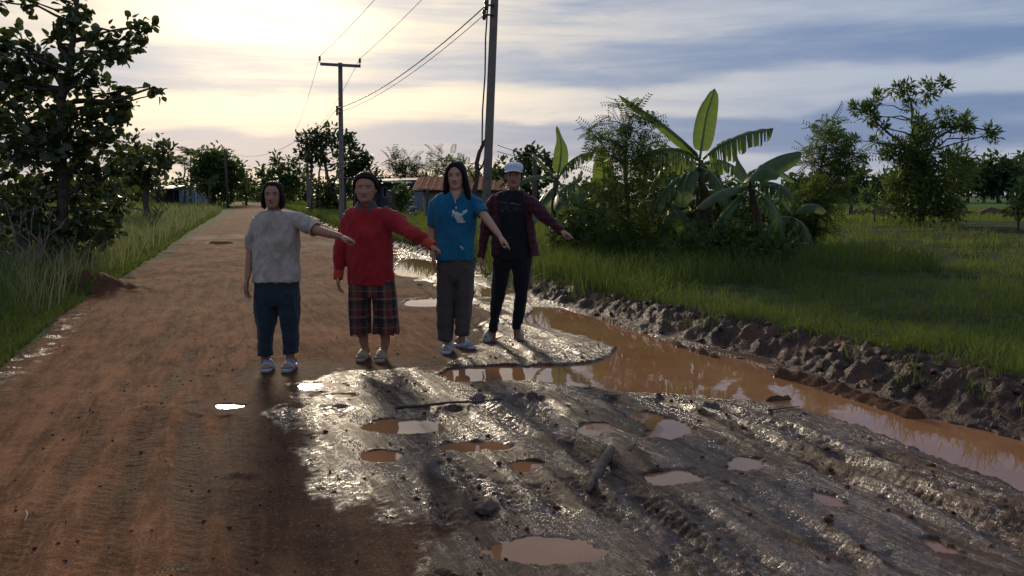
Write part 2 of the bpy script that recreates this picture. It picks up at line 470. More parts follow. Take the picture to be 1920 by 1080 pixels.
# tyre ruts
RUTS_DRY = [[(185, 1120), (215, 1000), (262, 850), (300, 760), (340, 690), (400, 590), (445, 490)],
            [(120, 1120), (178, 980), (232, 870), (275, 770)], [(362, 1120), (356, 930), (352, 850), (360, 760)],
            [(-20, 1120), (120, 900), (235, 740), (330, 610), (405, 500)], [(470, 1120), (455, 980), (450, 900)]]
RUTS_WET = [[(1110, 1100), (990, 960), (905, 860), (835, 800), (790, 765)], [(870, 1110), (840, 930), (818, 850), (800, 800)],
            [(1310, 1095), (1150, 960), (1045, 875), (970, 800), (900, 745)], [(1660, 1095), (1480, 965), (1330, 870), (1235, 800), (1150, 748)],
            [(1490, 1095), (1350, 990), (1200, 890), (1095, 810), (1005, 748)], [(1910, 1075), (1700, 955), (1520, 860), (1390, 800), (1260, 765)],
            [(2100, 1060), (1880, 985), (1680, 905), (1560, 850)], [(1000, 690), (960, 650), (900, 610), (840, 570), (790, 530)],
            [(1090, 680), (1040, 645), (960, 605), (880, 560), (800, 515)]]
rutm = np.zeros_like(X)
sub = np.where((ys > 1.5) & (ys < 30))[0]; sl = slice(sub[0], sub[-1] + 1)
Xs, Ys = X[sl], Y[sl]
RUTS_WET += [[(px + dx, py) for px, py in r_] for r_, dx in zip(RUTS_WET[:7], (62, 50, 70, 85, -60, 80, 90))]
for k, pts in enumerate(RUTS_DRY + RUTS_WET):
    dry = k < len(RUTS_DRY)
    gp = [G(*p) for p in pts]
    d, s, side = line_dist(Xs + .02 * noise2(Xs * 3, Ys * 3, 31 + k), Ys, gp)
    w = .065 if dry else .062
    prof = np.exp(-(d / w) ** 4)
    should = np.exp(-((d - w * 1.5) / (w * .55)) ** 2)
    fade = sstep(0, .25, s)
    dep = (.011 if dry else .024) * fade
    lug = .5 + .5 * np.sign(np.sin((s + d * side * .8) * 2 * np.pi / .062)) * (d < w)
    Z[sl] += -dep * prof + dep * .55 * should * (1 + .5 * noise2(Xs * 9, Ys * 9, 40 + k)) + (.0032 if dry else .007) * lug * prof * fade
    rutm[sl] = np.maximum(rutm[sl], prof * fade * (.55 + .45 * lug))

# the raised, churned bank on the right and the ground beyond it
rise = np.interp(Y, [2, 5, 8, 14, 25, 60], [.22, .20, .18, .17, .12, .0])
bz = rise * sstep(-.02, .55, tR)
clod = np.abs(fbm2(X * 3.0, Y * 3.0, 51, 4, .6))
bz += (tR > 0) * sstep(0, .12, tR) * sstep(bank_w + .5, bank_w * .55, tR) * sstep(45, 14, Y) * (.075 * (clod - .22) + .032 * fbm2(X * 6, Y * 6, 53, 5, .65))
hill = .32 * np.exp(-(((X - 14) / 9) ** 2 + ((Y - 27) / 11) ** 2)) 
bz += (tR > 0) * sstep(.8, 3, tR) * (.10 * fbm2(X * .35, Y * .35, 55, 3) * sstep(60, 20, Y) + hill)
Z += np.where(tR > -.05, bz, 0)
# left verge
lz = sstep(0, -.8, tL) * .10 + sstep(-.5, -4, tL) * (.10 + .12 * fbm2(X * .3, Y * .3, 57, 3)) * sstep(90, 30, Y)
lz += (tL < 0) * sstep(0, -.15, tL) * .04 * fbm2(X * 3, Y * 3, 58, 3) * sstep(40, 12, Y)
Z += np.where(tL < 0, lz, 0)
# spoil heap at the left road edge
hx, hy = G(172, 548)
Z += .24 * np.exp(-(((X - hx) / .55) ** 2 + ((Y - hy) / .5) ** 2)) * (1 + .6 * fbm2(X * 5, Y * 5, 59, 4, .65))
heap_m = np.exp(-(((X - hx) / .6) ** 2 + ((Y - hy) / .6) ** 2))

# firm ground under the four people
FEET_PX = [(504, 692), (544, 692), (682, 673), (714, 675), (840, 660), (870, 652), (917, 638), (972, 634)]
for p in FEET_PX:
    fx, fy = G(*p)
    w = np.exp(-(((X - fx) / .20) ** 2 + ((Y - fy + .02) / .24) ** 2) ** 2)
    Z *= (1 - w)

# puddles: (outline in photo pixels, water level, depth, what it is like)
def ellpx(cx, cy, rx, ry, n=18, ph=0.0):
    return [(cx + rx * math.cos(a) * (1 + .10 * math.sin(3 * a + ph)), cy + ry * math.sin(a) * (1 + .12 * math.sin(2 * a + ph * 2))) for a in [2 * math.pi * i / n for i in range(n)]]
MAIN = [(985, 596), (1005, 576), (1060, 580), (1120, 596), (1200, 624), (1290, 650), (1400, 676), (1500, 715), (1640, 758), (1750, 786), (1840, 806), (1935, 832), (2150, 900), (2300, 980),
        (2250, 1040), (1935, 928), (1800, 876), (1640, 812), (1530, 774), (1430, 756), (1320, 746), (1180, 736), (1080, 726), (1000, 716), (850, 719), (824, 704),
        (842, 692), (905, 688), (1050, 686), (1112, 680), (1148, 664), (1156, 652), (1100, 634), (1020, 616), (988, 606)]
PUDDLES = [
    (MAIN, -.030, .05, 'long orange puddle lying along the dark mud bank'),
    (ellpx(780, 503, 42, 20, ph=.4) , -.030, .04, 'pale sky-lit puddle on the road behind the woman in red'),
    (ellpx(800, 568, 46, 9, ph=1.0), -.022, .03, 'narrow bright puddle behind the trousers of the woman in blue'),
    (ellpx(925, 548, 42, 8, ph=2.0), -.022, .03, 'thin bright puddle behind the legs of the woman in blue'),
    (ellpx(610, 726, 58, 9.5, ph=.3), -.006, .02, 'white sky-reflecting puddle right of the lilac sandals'),
    (ellpx(640, 743, 32, 4.5, ph=1.3), -.006, .015, 'thin bright puddle just below the white sky-reflecting one'),
    (ellpx(432, 762, 30, 4.2, ph=1.9), -.006, .015, 'small bright puddle alone on the dry part of the road'),
    (ellpx(756, 800, 77, 15, ph=.1), -.016, .025, 'oval puddle half orange half sky in the middle of the mud'),
    (ellpx(890, 839, 70, 11, ph=.9), -.016, .02, 'flat orange puddle with a pale stripe below the long twig'),
    (ellpx(988, 875, 33, 9, ph=2.2), -.016, .02, 'small orange puddle left of the short log'),
    (ellpx(715, 857, 40, 11, ph=2.7), -.014, .012, 'ragged orange puddle beside the brightest patch of wet mud'),
    ([(1195, 892), (1240, 884), (1335, 880), (1345, 888), (1320, 903), (1260, 915), (1225, 912)], -.016, .02, 'pinkish puddle right of the short log'),
    ([(1360, 868), (1385, 857), (1425, 862), (1430, 876), (1400, 886), (1368, 882)], -.016, .02, 'little pinkish puddle up and right of the pinkish one'),
    ([(1168, 776), (1215, 772), (1290, 796), (1310, 812), (1260, 826), (1205, 822), (1180, 806)], -.016, .02, 'brown branching puddle above the short log'),
    (ellpx(1115, 805, 34, 13, ph=1.1), -.014, .015, 'small lavender puddle left of the brown branching one'),
    ([(890, 1036), (950, 1014), (1010, 1006), (1100, 1012), (1145, 1034), (1120, 1052), (1020, 1056), (930, 1052)], -.012, .014, 'shallow shiny puddle at the bottom edge below the clod'),
    ([(1722, 1006), (1760, 1016), (1812, 1040), (1816, 1050), (1770, 1042), (1735, 1024)], -.018, .02, 'narrow puddle in a rut near the lower right corner'),
    ([(1520, 918), (1570, 935), (1600, 955), (1570, 955), (1530, 938)], -.020, .02, 'slim rut puddle below the big orange one'),
    (ellpx(415, 455, 20, 4, ph=.2), .0, .02, 'tiny far puddle up the road behind the woman in beige'),
]
wetp = np.zeros_like(X); dampr = np.zeros_like(X)
GP = []
for i, (pp, wl, dep, lab) in enumerate(PUDDLES):
    gp = [G(px, py, wl) for px, py in pp]
    GP.append((gp, wl, lab))
    gx = [q[0] for q in gp]; gy = [q[1] for q in gp]
    mg = .6
    ii = np.where((ys > min(gy) - mg) & (ys < max(gy) + mg))[0]; jj = np.where((xs > min(gx) - mg) & (xs < max(gx) + mg))[0]
    s2 = (slice(ii[0], ii[-1] + 1), slice(jj[0], jj[-1] + 1))
    x2, y2 = X[s2], Y[s2]
    sc_ = 1.0 if i == 0 else min(1.0, (max(gx) - min(gx)) / .7)
    sd = poly_sd(x2, y2, gp) + sc_ * (.030 * fbm2(x2 * 5, y2 * 5, 70 + i, 4, .6)) + .012 * fbm2(x2 * 16, y2 * 13, 170 + i, 3)
    zz = Z[s2]
    inside = wl - dep * np.clip(sd / (.12 * sc_), 0, 1) - .002
    outw = np.maximum(zz, wl + .002 + .05 * np.clip(-sd, 0, .5))
    bl = sstep(.35, .0, -sd)
    outw = (wl + .003 + .03 * np.clip(-sd, 0, .5) + .35 * np.maximum(zz - wl, 0)) * bl + zz * (1 - bl)
    outw = np.maximum(outw, np.where(-sd < .2, wl + .002 + .04 * np.clip(-sd, 0, 1), -9))
    dampr[s2] = np.maximum(dampr[s2], np.exp(-(np.clip(-sd, 0, 9) / .16) ** 2))
    Z[s2] = np.where(sd > 0, inside, outw)
    wetp[s2] = np.maximum(wetp[s2], sstep(-.10 * sc_, .02, sd) * (.55 if wl > -.0115 else .9))
# mud ridges standing out of the long puddle
dark_r = np.zeros_like(X)
RIDGES = [([(1466, 706), (1520, 718), (1580, 738), (1640, 756), (1712, 780)], .045, .075), ([(1262, 646), (1300, 658), (1342, 670)], .028, .045),
          ([(1440, 752), (1480, 748)], .018, .03), ([(1175, 600), (1225, 622)], .02, .04)]
for pts, hgt, w in RIDGES:
    gp = [G(px, py, -.03) for px, py in pts]
    d, s, side = line_dist(Xs + .015 * noise2(Xs * 8, Ys * 8, 91), Ys, gp)
    L = sum(math.dist(a, b) for a, b in zip(gp[:-1], gp[1:]))
    prof = np.exp(-(d / w) ** 2) * (1 + .7 * noise2(Xs * 11, Ys * 11, 93)) * (d < .3)
    Z[sl] = np.where(prof > .1, np.maximum(Z[sl], -.055 + (hgt + .03) * prof), Z[sl])
    wetm[sl] = np.where(prof > .25, .15, wetm[sl]); wetp[sl] = np.where(prof > .25, .1, wetp[sl]); dark_r[sl] = np.maximum(dark_r[sl], prof > .2)
wet = np.clip(np.maximum(wetm, wetp * .95), 0, 1)
# a wet gutter with standing water specks along the left edge
gut = np.exp(-((tL - .12) / .22) ** 2) * sstep(14, 7, Y) * (noise2(X * 5, Y * 5, 95) > .05)
wet = np.maximum(wet, gut * .7)
wet = wet * (1 - np.clip(heap_m * 2, 0, 1))
tone = .70 + .42 * fbm2(AC * 1.6, Y * .30, 97, 4) - .80 * rutm - .65 * dampr - .75 * sstep(-.75, -.05, wet_sd) * (Y < 14)
for (px, py, rx, ry, a) in ((420, 920, .35, .35, .8), (620, 700, .9, .55, .55), (470, 830, .30, .5, .5), (700, 930, .3, .3, .7), (330, 720, .15, .8, .3), (410, 445, 1.2, 2.5, .7), (600, 460, 1.6, 2.4, .5), (960, 650, .5, .3, .3)):
    gx, gy = G(px, py)
    tone -= a * np.exp(-(((X - gx) / rx) ** 2 + ((Y - gy) / ry) ** 2))
tone += .45 * np.exp(-((tL - 1.3) / .8) ** 2) * sstep(40, 12, Y)
tone = np.clip(np.where((heap_m > .3) | (dark_r > 0), .0, tone), 0, 1)

paddy = sstep(55, 60, Y) * (X > f_right(Y) + 30) * (Y < 330)
VT = np.stack([X, Y, Z], -1).reshape(-1, 3)
ny, nx = X.shape
ci = (np.arange(ny - 1)[:, None] * nx + np.arange(nx - 1)[None, :])
Q = np.stack([ci, ci + 1, ci + 1 + nx, ci + nx], -1).reshape(-1, 4)
def cellmask(m): return (m[:-1, :-1]).reshape(-1)
cm_road, cm_bank = cellmask(road_m | (heap_m > .45) & (Y < 30)), cellmask(bank_m)
def split(name, mask, mt):
    q = Q[mask]; u, inv = np.unique(q, return_inverse=True)
    at = {'wet': wet.ravel()[u], 'tone': tone.ravel()[u], 'paddy': paddy.ravel()[u], 'film': film.ravel()[u]}
    me = np_mesh(name, VT[u], quads=inv.reshape(-1, 4), mats=[mt], attrs=at)
    return tag(link(name, me), kind='structure')
tag(split('road', cm_road, M['soil']), 'rutted red earth road, dry on the left and muddy on the right')
tag(split('mud_bank', cm_bank & ~cm_road, M['bank']), 'dark churned mud bank along the right of the road')
tag(split('ground', ~cm_road & ~cm_bank, M['turf']), 'grassy verges and fields on both sides of the road')

def ground_z(x, y):
    x, y = np.asarray(x, float), np.asarray(y, float)
    i = np.clip(np.searchsorted(ys, y) - 1, 0, ny - 2); j = np.clip(np.searchsorted(xs, x) - 1, 0, nx - 2)
    fy = np.clip((y - ys[i]) / (ys[i + 1] - ys[i]), 0, 1); fx = np.clip((x - xs[j]) / (xs[j + 1] - xs[j]), 0, 1)
    return (Z[i, j] * (1 - fx) + Z[i, j + 1] * fx) * (1 - fy) + (Z[i + 1, j] * (1 - fx) + Z[i + 1, j + 1] * fx) * fy
def gz(x, y): return float(ground_z(x, y))

# water sheets, each a little wider than its outline so that the mud forms the shore
for gp, wl, lab in GP:
    c = np.mean(gp, 0); n = len(gp)
    out = []
    area = sum(gp[i][0] * gp[(i + 1) % n][1] - gp[(i + 1) % n][0] * gp[i][1] for i in range(n))
    sg = 1 if area > 0 else -1
    for i in range(n):
        a, b, e = np.array(gp[i - 1]), np.array(gp[i]), np.array(gp[(i + 1) % n])
        t = (e - a); t /= np.linalg.norm(t) + 1e-9
        out.append((b + sg * np.array([t[1], -t[0]]) * .05))
    pts = [(p[0], p[1], wl) for p in out]
    if sg < 0: pts = pts[::-1]
    bm = bmesh.new(); vv = [bm.verts.new(p) for p in pts]; bm.faces.new(vv); bmesh.ops.triangulate(bm, faces=bm.faces[:])
    me = bpy.data.meshes.new('puddle'); bm.to_mesh(me); bm.free(); me.materials.append(M['water'])
    tag(link('puddle', me), lab, kind='structure')

# loose clods on the bank and on the churned mud: too many and too mixed to count
def ico(n=2):
    bm = bmesh.new(); bmesh.ops.create_icosphere(bm, subdivisions=n, radius=1)
    v = np.array([q.co[:] for q in bm.verts]); f = np.array([[q.index for q in p.verts] for p in bm.faces]); bm.free(); return v, f
ICO_V, ICO_F = ico()
ICO1 = ico(1)
def lumps(name, pts, sizes, mt, label, seed, kind='stuff', ic=None):
    r = np.random.default_rng(seed); V, F = [], []
    ICO_V, ICO_F = ic or (globals()['ICO_V'], globals()['ICO_F'])
    for k, (p, s) in enumerate(zip(pts, sizes)):
        v = ICO_V * (1 + .38 * noise3(ICO_V[:, 0] * 1.6 + k * 3.1, ICO_V[:, 1] * 1.6, ICO_V[:, 2] * 1.6, seed)[:, None])
        a = r.uniform(0, 6.28); ca, sa = math.cos(a), math.sin(a)
        v = v * s * r.uniform(.6, 1.3, 3) * np.array([1, 1, .7])
        v = np.stack([v[:, 0] * ca - v[:, 1] * sa, v[:, 0] * sa + v[:, 1] * ca, v[:, 2]], 1) + p
        F.append(ICO_F + k * len(ICO_V)); V.append(v)
    me = np_mesh(name, np.concatenate(V), tris=np.concatenate(F), mats=[mt])
    return tag(link(name, me), label, kind=kind)
r = np.random.default_rng(5)
pts, szs = [], []
while len(pts) < 420:
    y = float(np.exp(r.uniform(math.log(4), math.log(26)))); x = float(f_right(y)) + r.uniform(.05, 1.0) ** 1.3 * (.95 if y < 10 else .7)
    s = .010 + .040 * r.uniform() ** 3.5
    pts.append((x, y, gz(x, y) + s * .25)); szs.append(s)
lumps('mud_clods', pts, szs, M['bank'], 'loose dark clods of earth strewn over the mud bank', 61)
pts, szs = [], []
while len(pts) < 260:
    y = r.uniform(2.8, 9.5); x = r.uniform(-1.2, 3.2)
    j = min(len(xs) - 1, np.searchsorted(xs, x)); i = min(len(ys) - 1, np.searchsorted(ys, y))
    if wetm[i, j] < .6 or wetp[i, j] > .2 or tR[i, j] > 0: continue
    s = .004 + .011 * r.uniform() ** 2; pts.append((x, y, gz(x, y) + s * .2)); szs.append(s)
lumps('mud_crumbs', pts, szs, M['soil'], 'small crumbs of wet mud pressed up between the ruts', 63)
# ------------------------------------------------------------------ vegetation
LEAF = {   # template: verts (x across, y along, z up), quads, tris
    'broad': (np.array([(0, 0, 0), (-.30, .22, .05), (.30, .22, .05), (-.40, .52, .07), (.40, .52, .07), (0, .5, -.03), (0, .22, -.01), (-.22, .82, 0), (.22, .82, 0), (0, 1.0, -.10), (0, .80, -.06)]),
              np.array([(1, 6, 5, 3), (6, 2, 4, 5), (3, 5, 10, 7), (5, 4, 8, 10)]), np.array([(0, 6, 1), (0, 2, 6), (7, 10, 9), (10, 8, 9)])),
    'lance': (np.array([(0, 0, 0), (-.15, .45, .03), (.15, .45, .03), (0, 1.0, -.12)]), np.array([(0, 2, 3, 1)]), None),
    'oval': (np.array([(0, 0, 0), (-.26, .35, .05), (.26, .35, .05), (-.2, .75, 0), (.2, .75, 0), (0, 1.0, -.08)]), np.array([(1, 2, 4, 3)]), np.array([(0, 2, 1), (3, 4, 5)])),
}
def _pinnate(n, w, ll, droop):
    v, q = [], []
    for i in range(n):
        y = .12 + .86 * i / (n - 1); l = ll * (1 - .55 * abs(i / (n - 1) - .4)); z = -droop * y * y
        for sx in (-1, 1):
            b = len(v)
            v += [(0, y, z), (sx * l * .55, y + w * .9, z + .01), (sx * l, y + .06, z - .05), (sx * l * .55, y - w * .3, z)]
            q.append((b, b + 1, b + 2, b + 3) if sx < 0 else (b, b + 3, b + 2, b + 1))
    b = len(v); v += [(-.008, 0, 0), (.008, 0, 0), (.004, 1, -droop), (-.004, 1, -droop)]; q.append((b, b + 1, b + 2, b + 3))
    return np.array(v, float), np.array(q), None
LEAF['pinnate'] = _pinnate(8, .06, .30, .35)
LEAF['frond'] = _pinnate(12, .035, .34, .55)

def frames(d, up):
    d = d / (np.linalg.norm(d, axis=1, keepdims=True) + 1e-9)
    x = np.cross(d, up); x /= np.linalg.norm(x, axis=1, keepdims=True) + 1e-9
    z = np.cross(x, d)
    return np.stack([x, d, z], 2)                      # columns: across, along, normal
def leaf_mesh(name, kind, pos, dirs, ups, sizes, mt, rnd):
    tv, tq, tt = LEAF[kind]
    R = frames(dirs, ups); n = len(pos)
    V = np.einsum('nij,mj->nmi', R, tv) * sizes[:, None, None] + pos[:, None, :]
    off = (np.arange(n) * len(tv))[:, None, None]
    q = (tq[None] + off).reshape(-1, 4) if tq is not None else None
    t = (tt[None] + off).reshape(-1, 3) if tt is not None else None
    return np_mesh(name, V.reshape(-1, 3), quads=q, tris=t, smooth=False, mats=[mt], attrs={'rnd': np.repeat(rnd, len(tv))})

def bent(a, b, r, n=5, j=.08):
    a, b = Vector(a), Vector(b); L = (b - a).length
    out = [a]
    for i in range(1, n):
        f = i / n
        out.append(a.lerp(b, f) + Vector((r.normal(0, j * L), r.normal(0, j * L), r.normal(0, j * L * .6))) * math.sin(math.pi * f))
    return out + [b]

def tree(name, label, d, base, blobs, leaf, lsize, mt, dens=1.0, trunk_r=.09, trunk=None, seed=1, group=None, cat='tree', barkm=None, depth=1.0,
         single=0, upright=.3, extra=None, sub=7, sig=.30, top=None):
    """blobs: (px, py, radius px[, depth offset]) clumps of foliage at distance d; base: photo position of the foot"""
    r = np.random.default_rng(seed)
    bp = P(base[0], base[1], d); bz_ = gz(bp.x, d)
    root = empty(name, (bp.x, d, bz_)); tag(root, label, cat, group)
    org = np.array(root.location)
    wood = MB()
    C, Rr = [], []
    for b in blobs:
        off = b[3] if len(b) > 3 else r.uniform(-.5, .5) * depth
        rad = b[2] / ppm(d)
        C.append(np.array(P(b[0], b[1], d)) + np.array([0, off, 0])); Rr.append(rad)
    C, Rr = np.array(C), np.array(Rr)
    C[:, 2] = np.maximum(C[:, 2], bz_ + Rr * .55)
    if trunk: tp = [np.array(P(q[0], q[1], d)) for q in trunk]; tp = [np.array([bp.x, d, bz_ - .1])] + tp
    else:
        hi = C[np.argmax(C[:, 2])]; cm = C.mean(0)
        tp = [np.array([bp.x, d, bz_ - .1]), np.array([.7 * bp.x + .3 * cm[0], d, bz_ + .33 * (hi[2] - bz_)]), np.array([.4 * bp.x + .6 * cm[0], d + .1, bz_ + .66 * (hi[2] - bz_)]), hi * .7 + cm * .3]
    tpv = [Vector(q) - Vector(org) for q in tp]
    fine_t = []
    for a, b in zip(tpv[:-1], tpv[1:]): fine_t += bent(a, b, r, 4, .03)[:-1]
    fine_t.append(tpv[-1]); nT = len(fine_t)
    wood.tube(fine_t, [trunk_r * (1 - .82 * i / (nT - 1)) + .004 for i in range(nT)], 8)
    for e in (extra or ()):
        ep = [Vector(P(q[0], q[1], d + (q[2] if len(q) > 2 else 0))) - Vector(org) for q in e]
        fe = []
        for a, b in zip(ep[:-1], ep[1:]): fe += bent(a, b, r, 3, .04)[:-1]
        fe.append(ep[-1]); wood.tube(fe, [trunk_r * .6 * (1 - .75 * i / (len(fe) - 1)) for i in range(len(fe))], 6)
    pos, dr, up = [], [], []
    for c, rad in zip(C, Rr):
        cl = Vector(c - org)
        cand = [(i, (q - cl).length) for i, q in enumerate(fine_t) if q.z < cl.z - .15 * (cl - q).length] or [(1, 1)]
        ai = min(cand, key=lambda t: t[1])[0]
        limb = bent(fine_t[ai], cl, r, 4, .07)
        r0 = min(trunk_r * (1 - .82 * ai / (nT - 1)) * .6, .02 + .05 * rad) + .004
        wood.tube(limb, [r0 * (1 - .7 * i / 4) for i in range(5)], 5)
        n = max(10, int(dens * 46 * (rad / lsize) ** 1.75))
        n = min(n, 2200)
        k = max(3, int(sub * (1 + rad)))
        sc_ = r.normal(0, 1, (k, 3)); sc_ /= np.linalg.norm(sc_, axis=1, keepdims=True); sc_ *= (rad * r.uniform(.15, .92, (k, 1)) ** .7)
        for s_ in sc_[: 6]: wood.tube(bent(cl, cl + Vector(s_), r, 2, .08), [r0 * .35, r0 * .22, r0 * .1], 4, cap=False)
        which = r.integers(0, k, n)
        p = sc_[which] + r.normal(0, sig * rad, (n, 3))
        pos.append(p + np.array(cl)); out = p / (np.linalg.norm(p, axis=1, keepdims=True) + 1e-6)
        dr.append(out * .7 + r.normal(0, .55, (n, 3)) + np.array([0, 0, upright - .3])); up.append(np.array([0, 0, 1.0]) + r.normal(0, .55, (n, 3)))
    pos, dr, up = np.concatenate(pos), np.concatenate(dr), np.concatenate(up)
    ok = pos[:, 2] > .03; pos, dr, up = pos[ok], dr[ok], up[ok]
    sz = lsize * r.uniform(.6, 1.25, len(pos)); rn = r.uniform(0, 1, len(pos))
    wood.build('trunk', barkm or M['bark'], root)
    if single:
        # the leaves nearest the viewer are leaves of their own
        key = -pos[:, 1] * .6 + sz * 4 + r.normal(0, .5, len(pos)); pick = np.argsort(-key)[:single]
        lm = leaf_mesh('leaf', leaf, np.zeros((1, 3)), np.array([[0, 1., 0]]), np.array([[0, 0, 1.]]), np.ones(1), mt, np.array([.6]))
        Rm = frames(dr[pick], up[pick])
        for q in range(len(pick)):
            o = link('leaf', lm, root); i = pick[q]
            o.matrix_local = Matrix.Translation(Vector(pos[i])) @ Matrix(Rm[q].tolist()).to_4x4() @ Matrix.Scale(float(sz[i]), 4)
        keep = np.ones(len(pos), bool); keep[pick] = False
        pos, dr, up, sz, rn = pos[keep], dr[keep], up[keep], sz[keep], rn[keep]
    cr = link('crown', leaf_mesh('crown', leaf, pos, dr, up, sz, mt, rn), root); cr['kind'] = 'stuff'
    return root

# --- the tall tree at the left edge
tree('broadleaf_tree', 'tall dark large-leaved tree at the left edge reaching out of the frame', 15.0, (112, 500),
     [(20, 12, 24), (78, 10, 20), (108, 42, 26), (140, 12, 26), (160, 42, 20), (255, 52, 22), (240, 84, 30), (208, 106, 34), (270, 42, 9), (281, 163, 9, 0), (300, 176, 7, 0),
      (18, 88, 40), (62, 104, 36), (8, 150, 46), (68, 148, 42), (108, 78, 20), (56, 200, 50), (-5, 225, 50), (172, 150, 32), (192, 180, 42), (214, 205, 30),
      (150, 232, 46), (92, 262, 56), (28, 290, 56), (204, 252, 32), (170, 302, 50), (100, 342, 58), (40, 372, 52), (204, 332, 36), (160, 392, 52), (100, 424, 52),
      (212, 382, 28), (190, 432, 34), (150, 462, 40), (90, 470, 46), (236, 300, 18), (20, 440, 40), (-60, 120, 60), (-60, 260, 70), (-50, 380, 70), (130, -60, 40), (60, -70, 50), (150, -110, 30)],
     'broad', .165, M['leaf_big'], dens=.62, trunk_r=.11, trunk=[(116, 400), (117, 260), (119, 170), (134, 120), (137, 60), (146, -10), (150, -90)], seed=3,
     extra=[[(119, 165), (105, 140), (84, 110), (40, 80)], [(119, 175), (150, 140), (190, 110), (245, 60)], [(118, 200), (140, 190), (200, 190), (283, 165)], [(134, 120), (112, 90), (100, 40)]], single=220, depth=1.3, sub=9, sig=.26)
# --- bare twiggy bush under it
def twig_bush(name, label, d, base, tips, seed, mt, r0=.022, nb=5):
    r = np.random.default_rng(seed); bp = P(base[0], base[1], d); z0 = gz(bp.x, d)
    root = empty(name, (bp.x, d, z0)); tag(root, label, 'bush')
    for (tx, ty, dx) in tips:
        m = MB()
        a = Vector((r.uniform(-.12, .12), r.uniform(-.1, .1), -.05)); b = P(tx, ty, d + dx) - Vector(root.location)
        main = bent(a, b, r, 6, .06); m.tube(main, [r0 * (1 - .8 * i / 6) for i in range(7)], 6)
        for k in range(nb):
            s = main[r.integers(2, 6)]; e = s + Vector((r.normal(0, .22), r.normal(0, .2), r.uniform(.1, .45)))
            m.tube(bent(s, e, r, 3, .08), [r0 * .4, r0 * .3, r0 * .2, r0 * .1], 5)
        m.build('branch', mt, root)
    return root
twig_bush('bare_bush', 'leafless pale twiggy bush beneath the tall left tree', 12.5, (60, 490), [(10, 380, 0), (40, 395, .2), (65, 385, -.2), (100, 390, .1), (-20, 400, 0), (85, 430, -.3)], 11, M['bark_pale'])
twig_bush('dry_bush', 'dry brown twiggy bush in the tall grass left of the bend', 30, (292, 410), [(270, 365, 0), (285, 355, .3), (300, 360, -.2), (318, 372, 0), (308, 380, .3), (280, 378, -.3)], 12, M['bark'], .02, 9)

# --- trees behind it on the left
tree('roadside_tree', 'olive green tree just right of the tall left tree', 38, (275, 405), [(248, 285, 28), (270, 318, 32), (300, 285, 22), (312, 308, 22), (285, 335, 20), (252, 338, 26), (225, 320, 28)], 'oval', .30, M['leaf_olive'], dens=1.3, seed=21, trunk_r=.16)
tree('round_tree', 'dense round bright-topped tree right of the blue-grey hut', 100, (398, 380), [(378, 312, 22), (396, 300, 22), (415, 306, 24), (397, 335, 32), (438, 318, 20), (428, 348, 26), (375, 345, 24), (405, 362, 26), (452, 340, 18), (420, 325, 26)], 'oval', .5, M['leaf_mid'], dens=1.8, seed=22, trunk_r=.35)
tree('thin_tree', 'thin open tree right of the wooden pole near the bend', 112, (462, 378), [(462, 330, 11), (472, 345, 10), (452, 322, 9), (466, 358, 13), (448, 358, 15)], 'oval', .55, M['leaf_dark'], dens=1.1, seed=23, trunk_r=.2)
tree('tall_tree', 'pair of slim crowned dark trees behind the woman in beige', 105, (530, 385), [(521, 297, 9), (522, 315, 12), (546, 303, 10), (543, 325, 18), (498, 328, 14), (488, 318, 8), (515, 345, 20), (545, 352, 22), (560, 335, 16), (500, 355, 16), (528, 370, 24)], 'oval', .6, M['leaf_mid'], dens=1.35, seed=24, trunk_r=.25)
tree('umbrella_tree', 'dark spreading tree with hanging creepers behind the far power pole', 58, (612, 398),
     [(578, 262, 15), (602, 256, 18), (630, 262, 20), (655, 278, 18), (600, 285, 20), (572, 285, 10), (672, 298, 20), (690, 318, 18), (648, 306, 24), (582, 308, 9), (705, 330, 9), (668, 322, 18), (612, 360, 20), (600, 378, 16), (622, 382, 14)],
     'oval', .34, M['leaf_dark'], dens=1.5, seed=25, trunk_r=.2, trunk=[(620, 350), (610, 310), (604, 275)], extra=[[(583, 398), (582, 340), (584, 290), (590, 265)], [(592, 398), (598, 340), (606, 290)], [(630, 398), (622, 350), (640, 300)]], barkm=M['bark_pale'])
tree('feathery_tree', 'pale feathery trees behind the dark-roofed house', 92, (760, 385), [(744, 310, 15), (764, 303, 15), (780, 316, 12), (755, 322, 18), (735, 325, 10), (775, 332, 16)], 'pinnate', 1.3, M['leaf_olive'], dens=1.3, seed=26, trunk_r=.2)
tree('bushy_tree', 'rounded tree peeking out behind the head of the woman in blue', 88, (842, 385), [(832, 311, 17), (852, 306, 14), (815, 320, 12), (872, 318, 13), (842, 330, 20), (865, 335, 16), (820, 340, 14)], 'pinnate', 1.2, M['leaf_mid'], dens=1.3, seed=27, trunk_r=.2)
tree('hedge_tree', 'dark leafy tree between the white cap and the left banana plant', 34, (985, 400), [(945, 312, 15), (968, 304, 17), (1000, 296, 20), (1022, 308, 18), (985, 325, 20), (930, 326, 11), (960, 340, 18), (1010, 340, 20), (990, 365, 26), (1035, 330, 14)], 'oval', .26, M['leaf_dark'], dens=1.35, seed=28, trunk_r=.12)
tree('yard_bush', 'small round bush in front of the dark-roofed house', 52, (752, 400), [(752, 358, 14), (745, 370, 12), (760, 372, 14), (752, 382, 16)], 'oval', .22, M['leaf_mid'], dens=1.4, seed=29, trunk_r=.06, cat='bush')

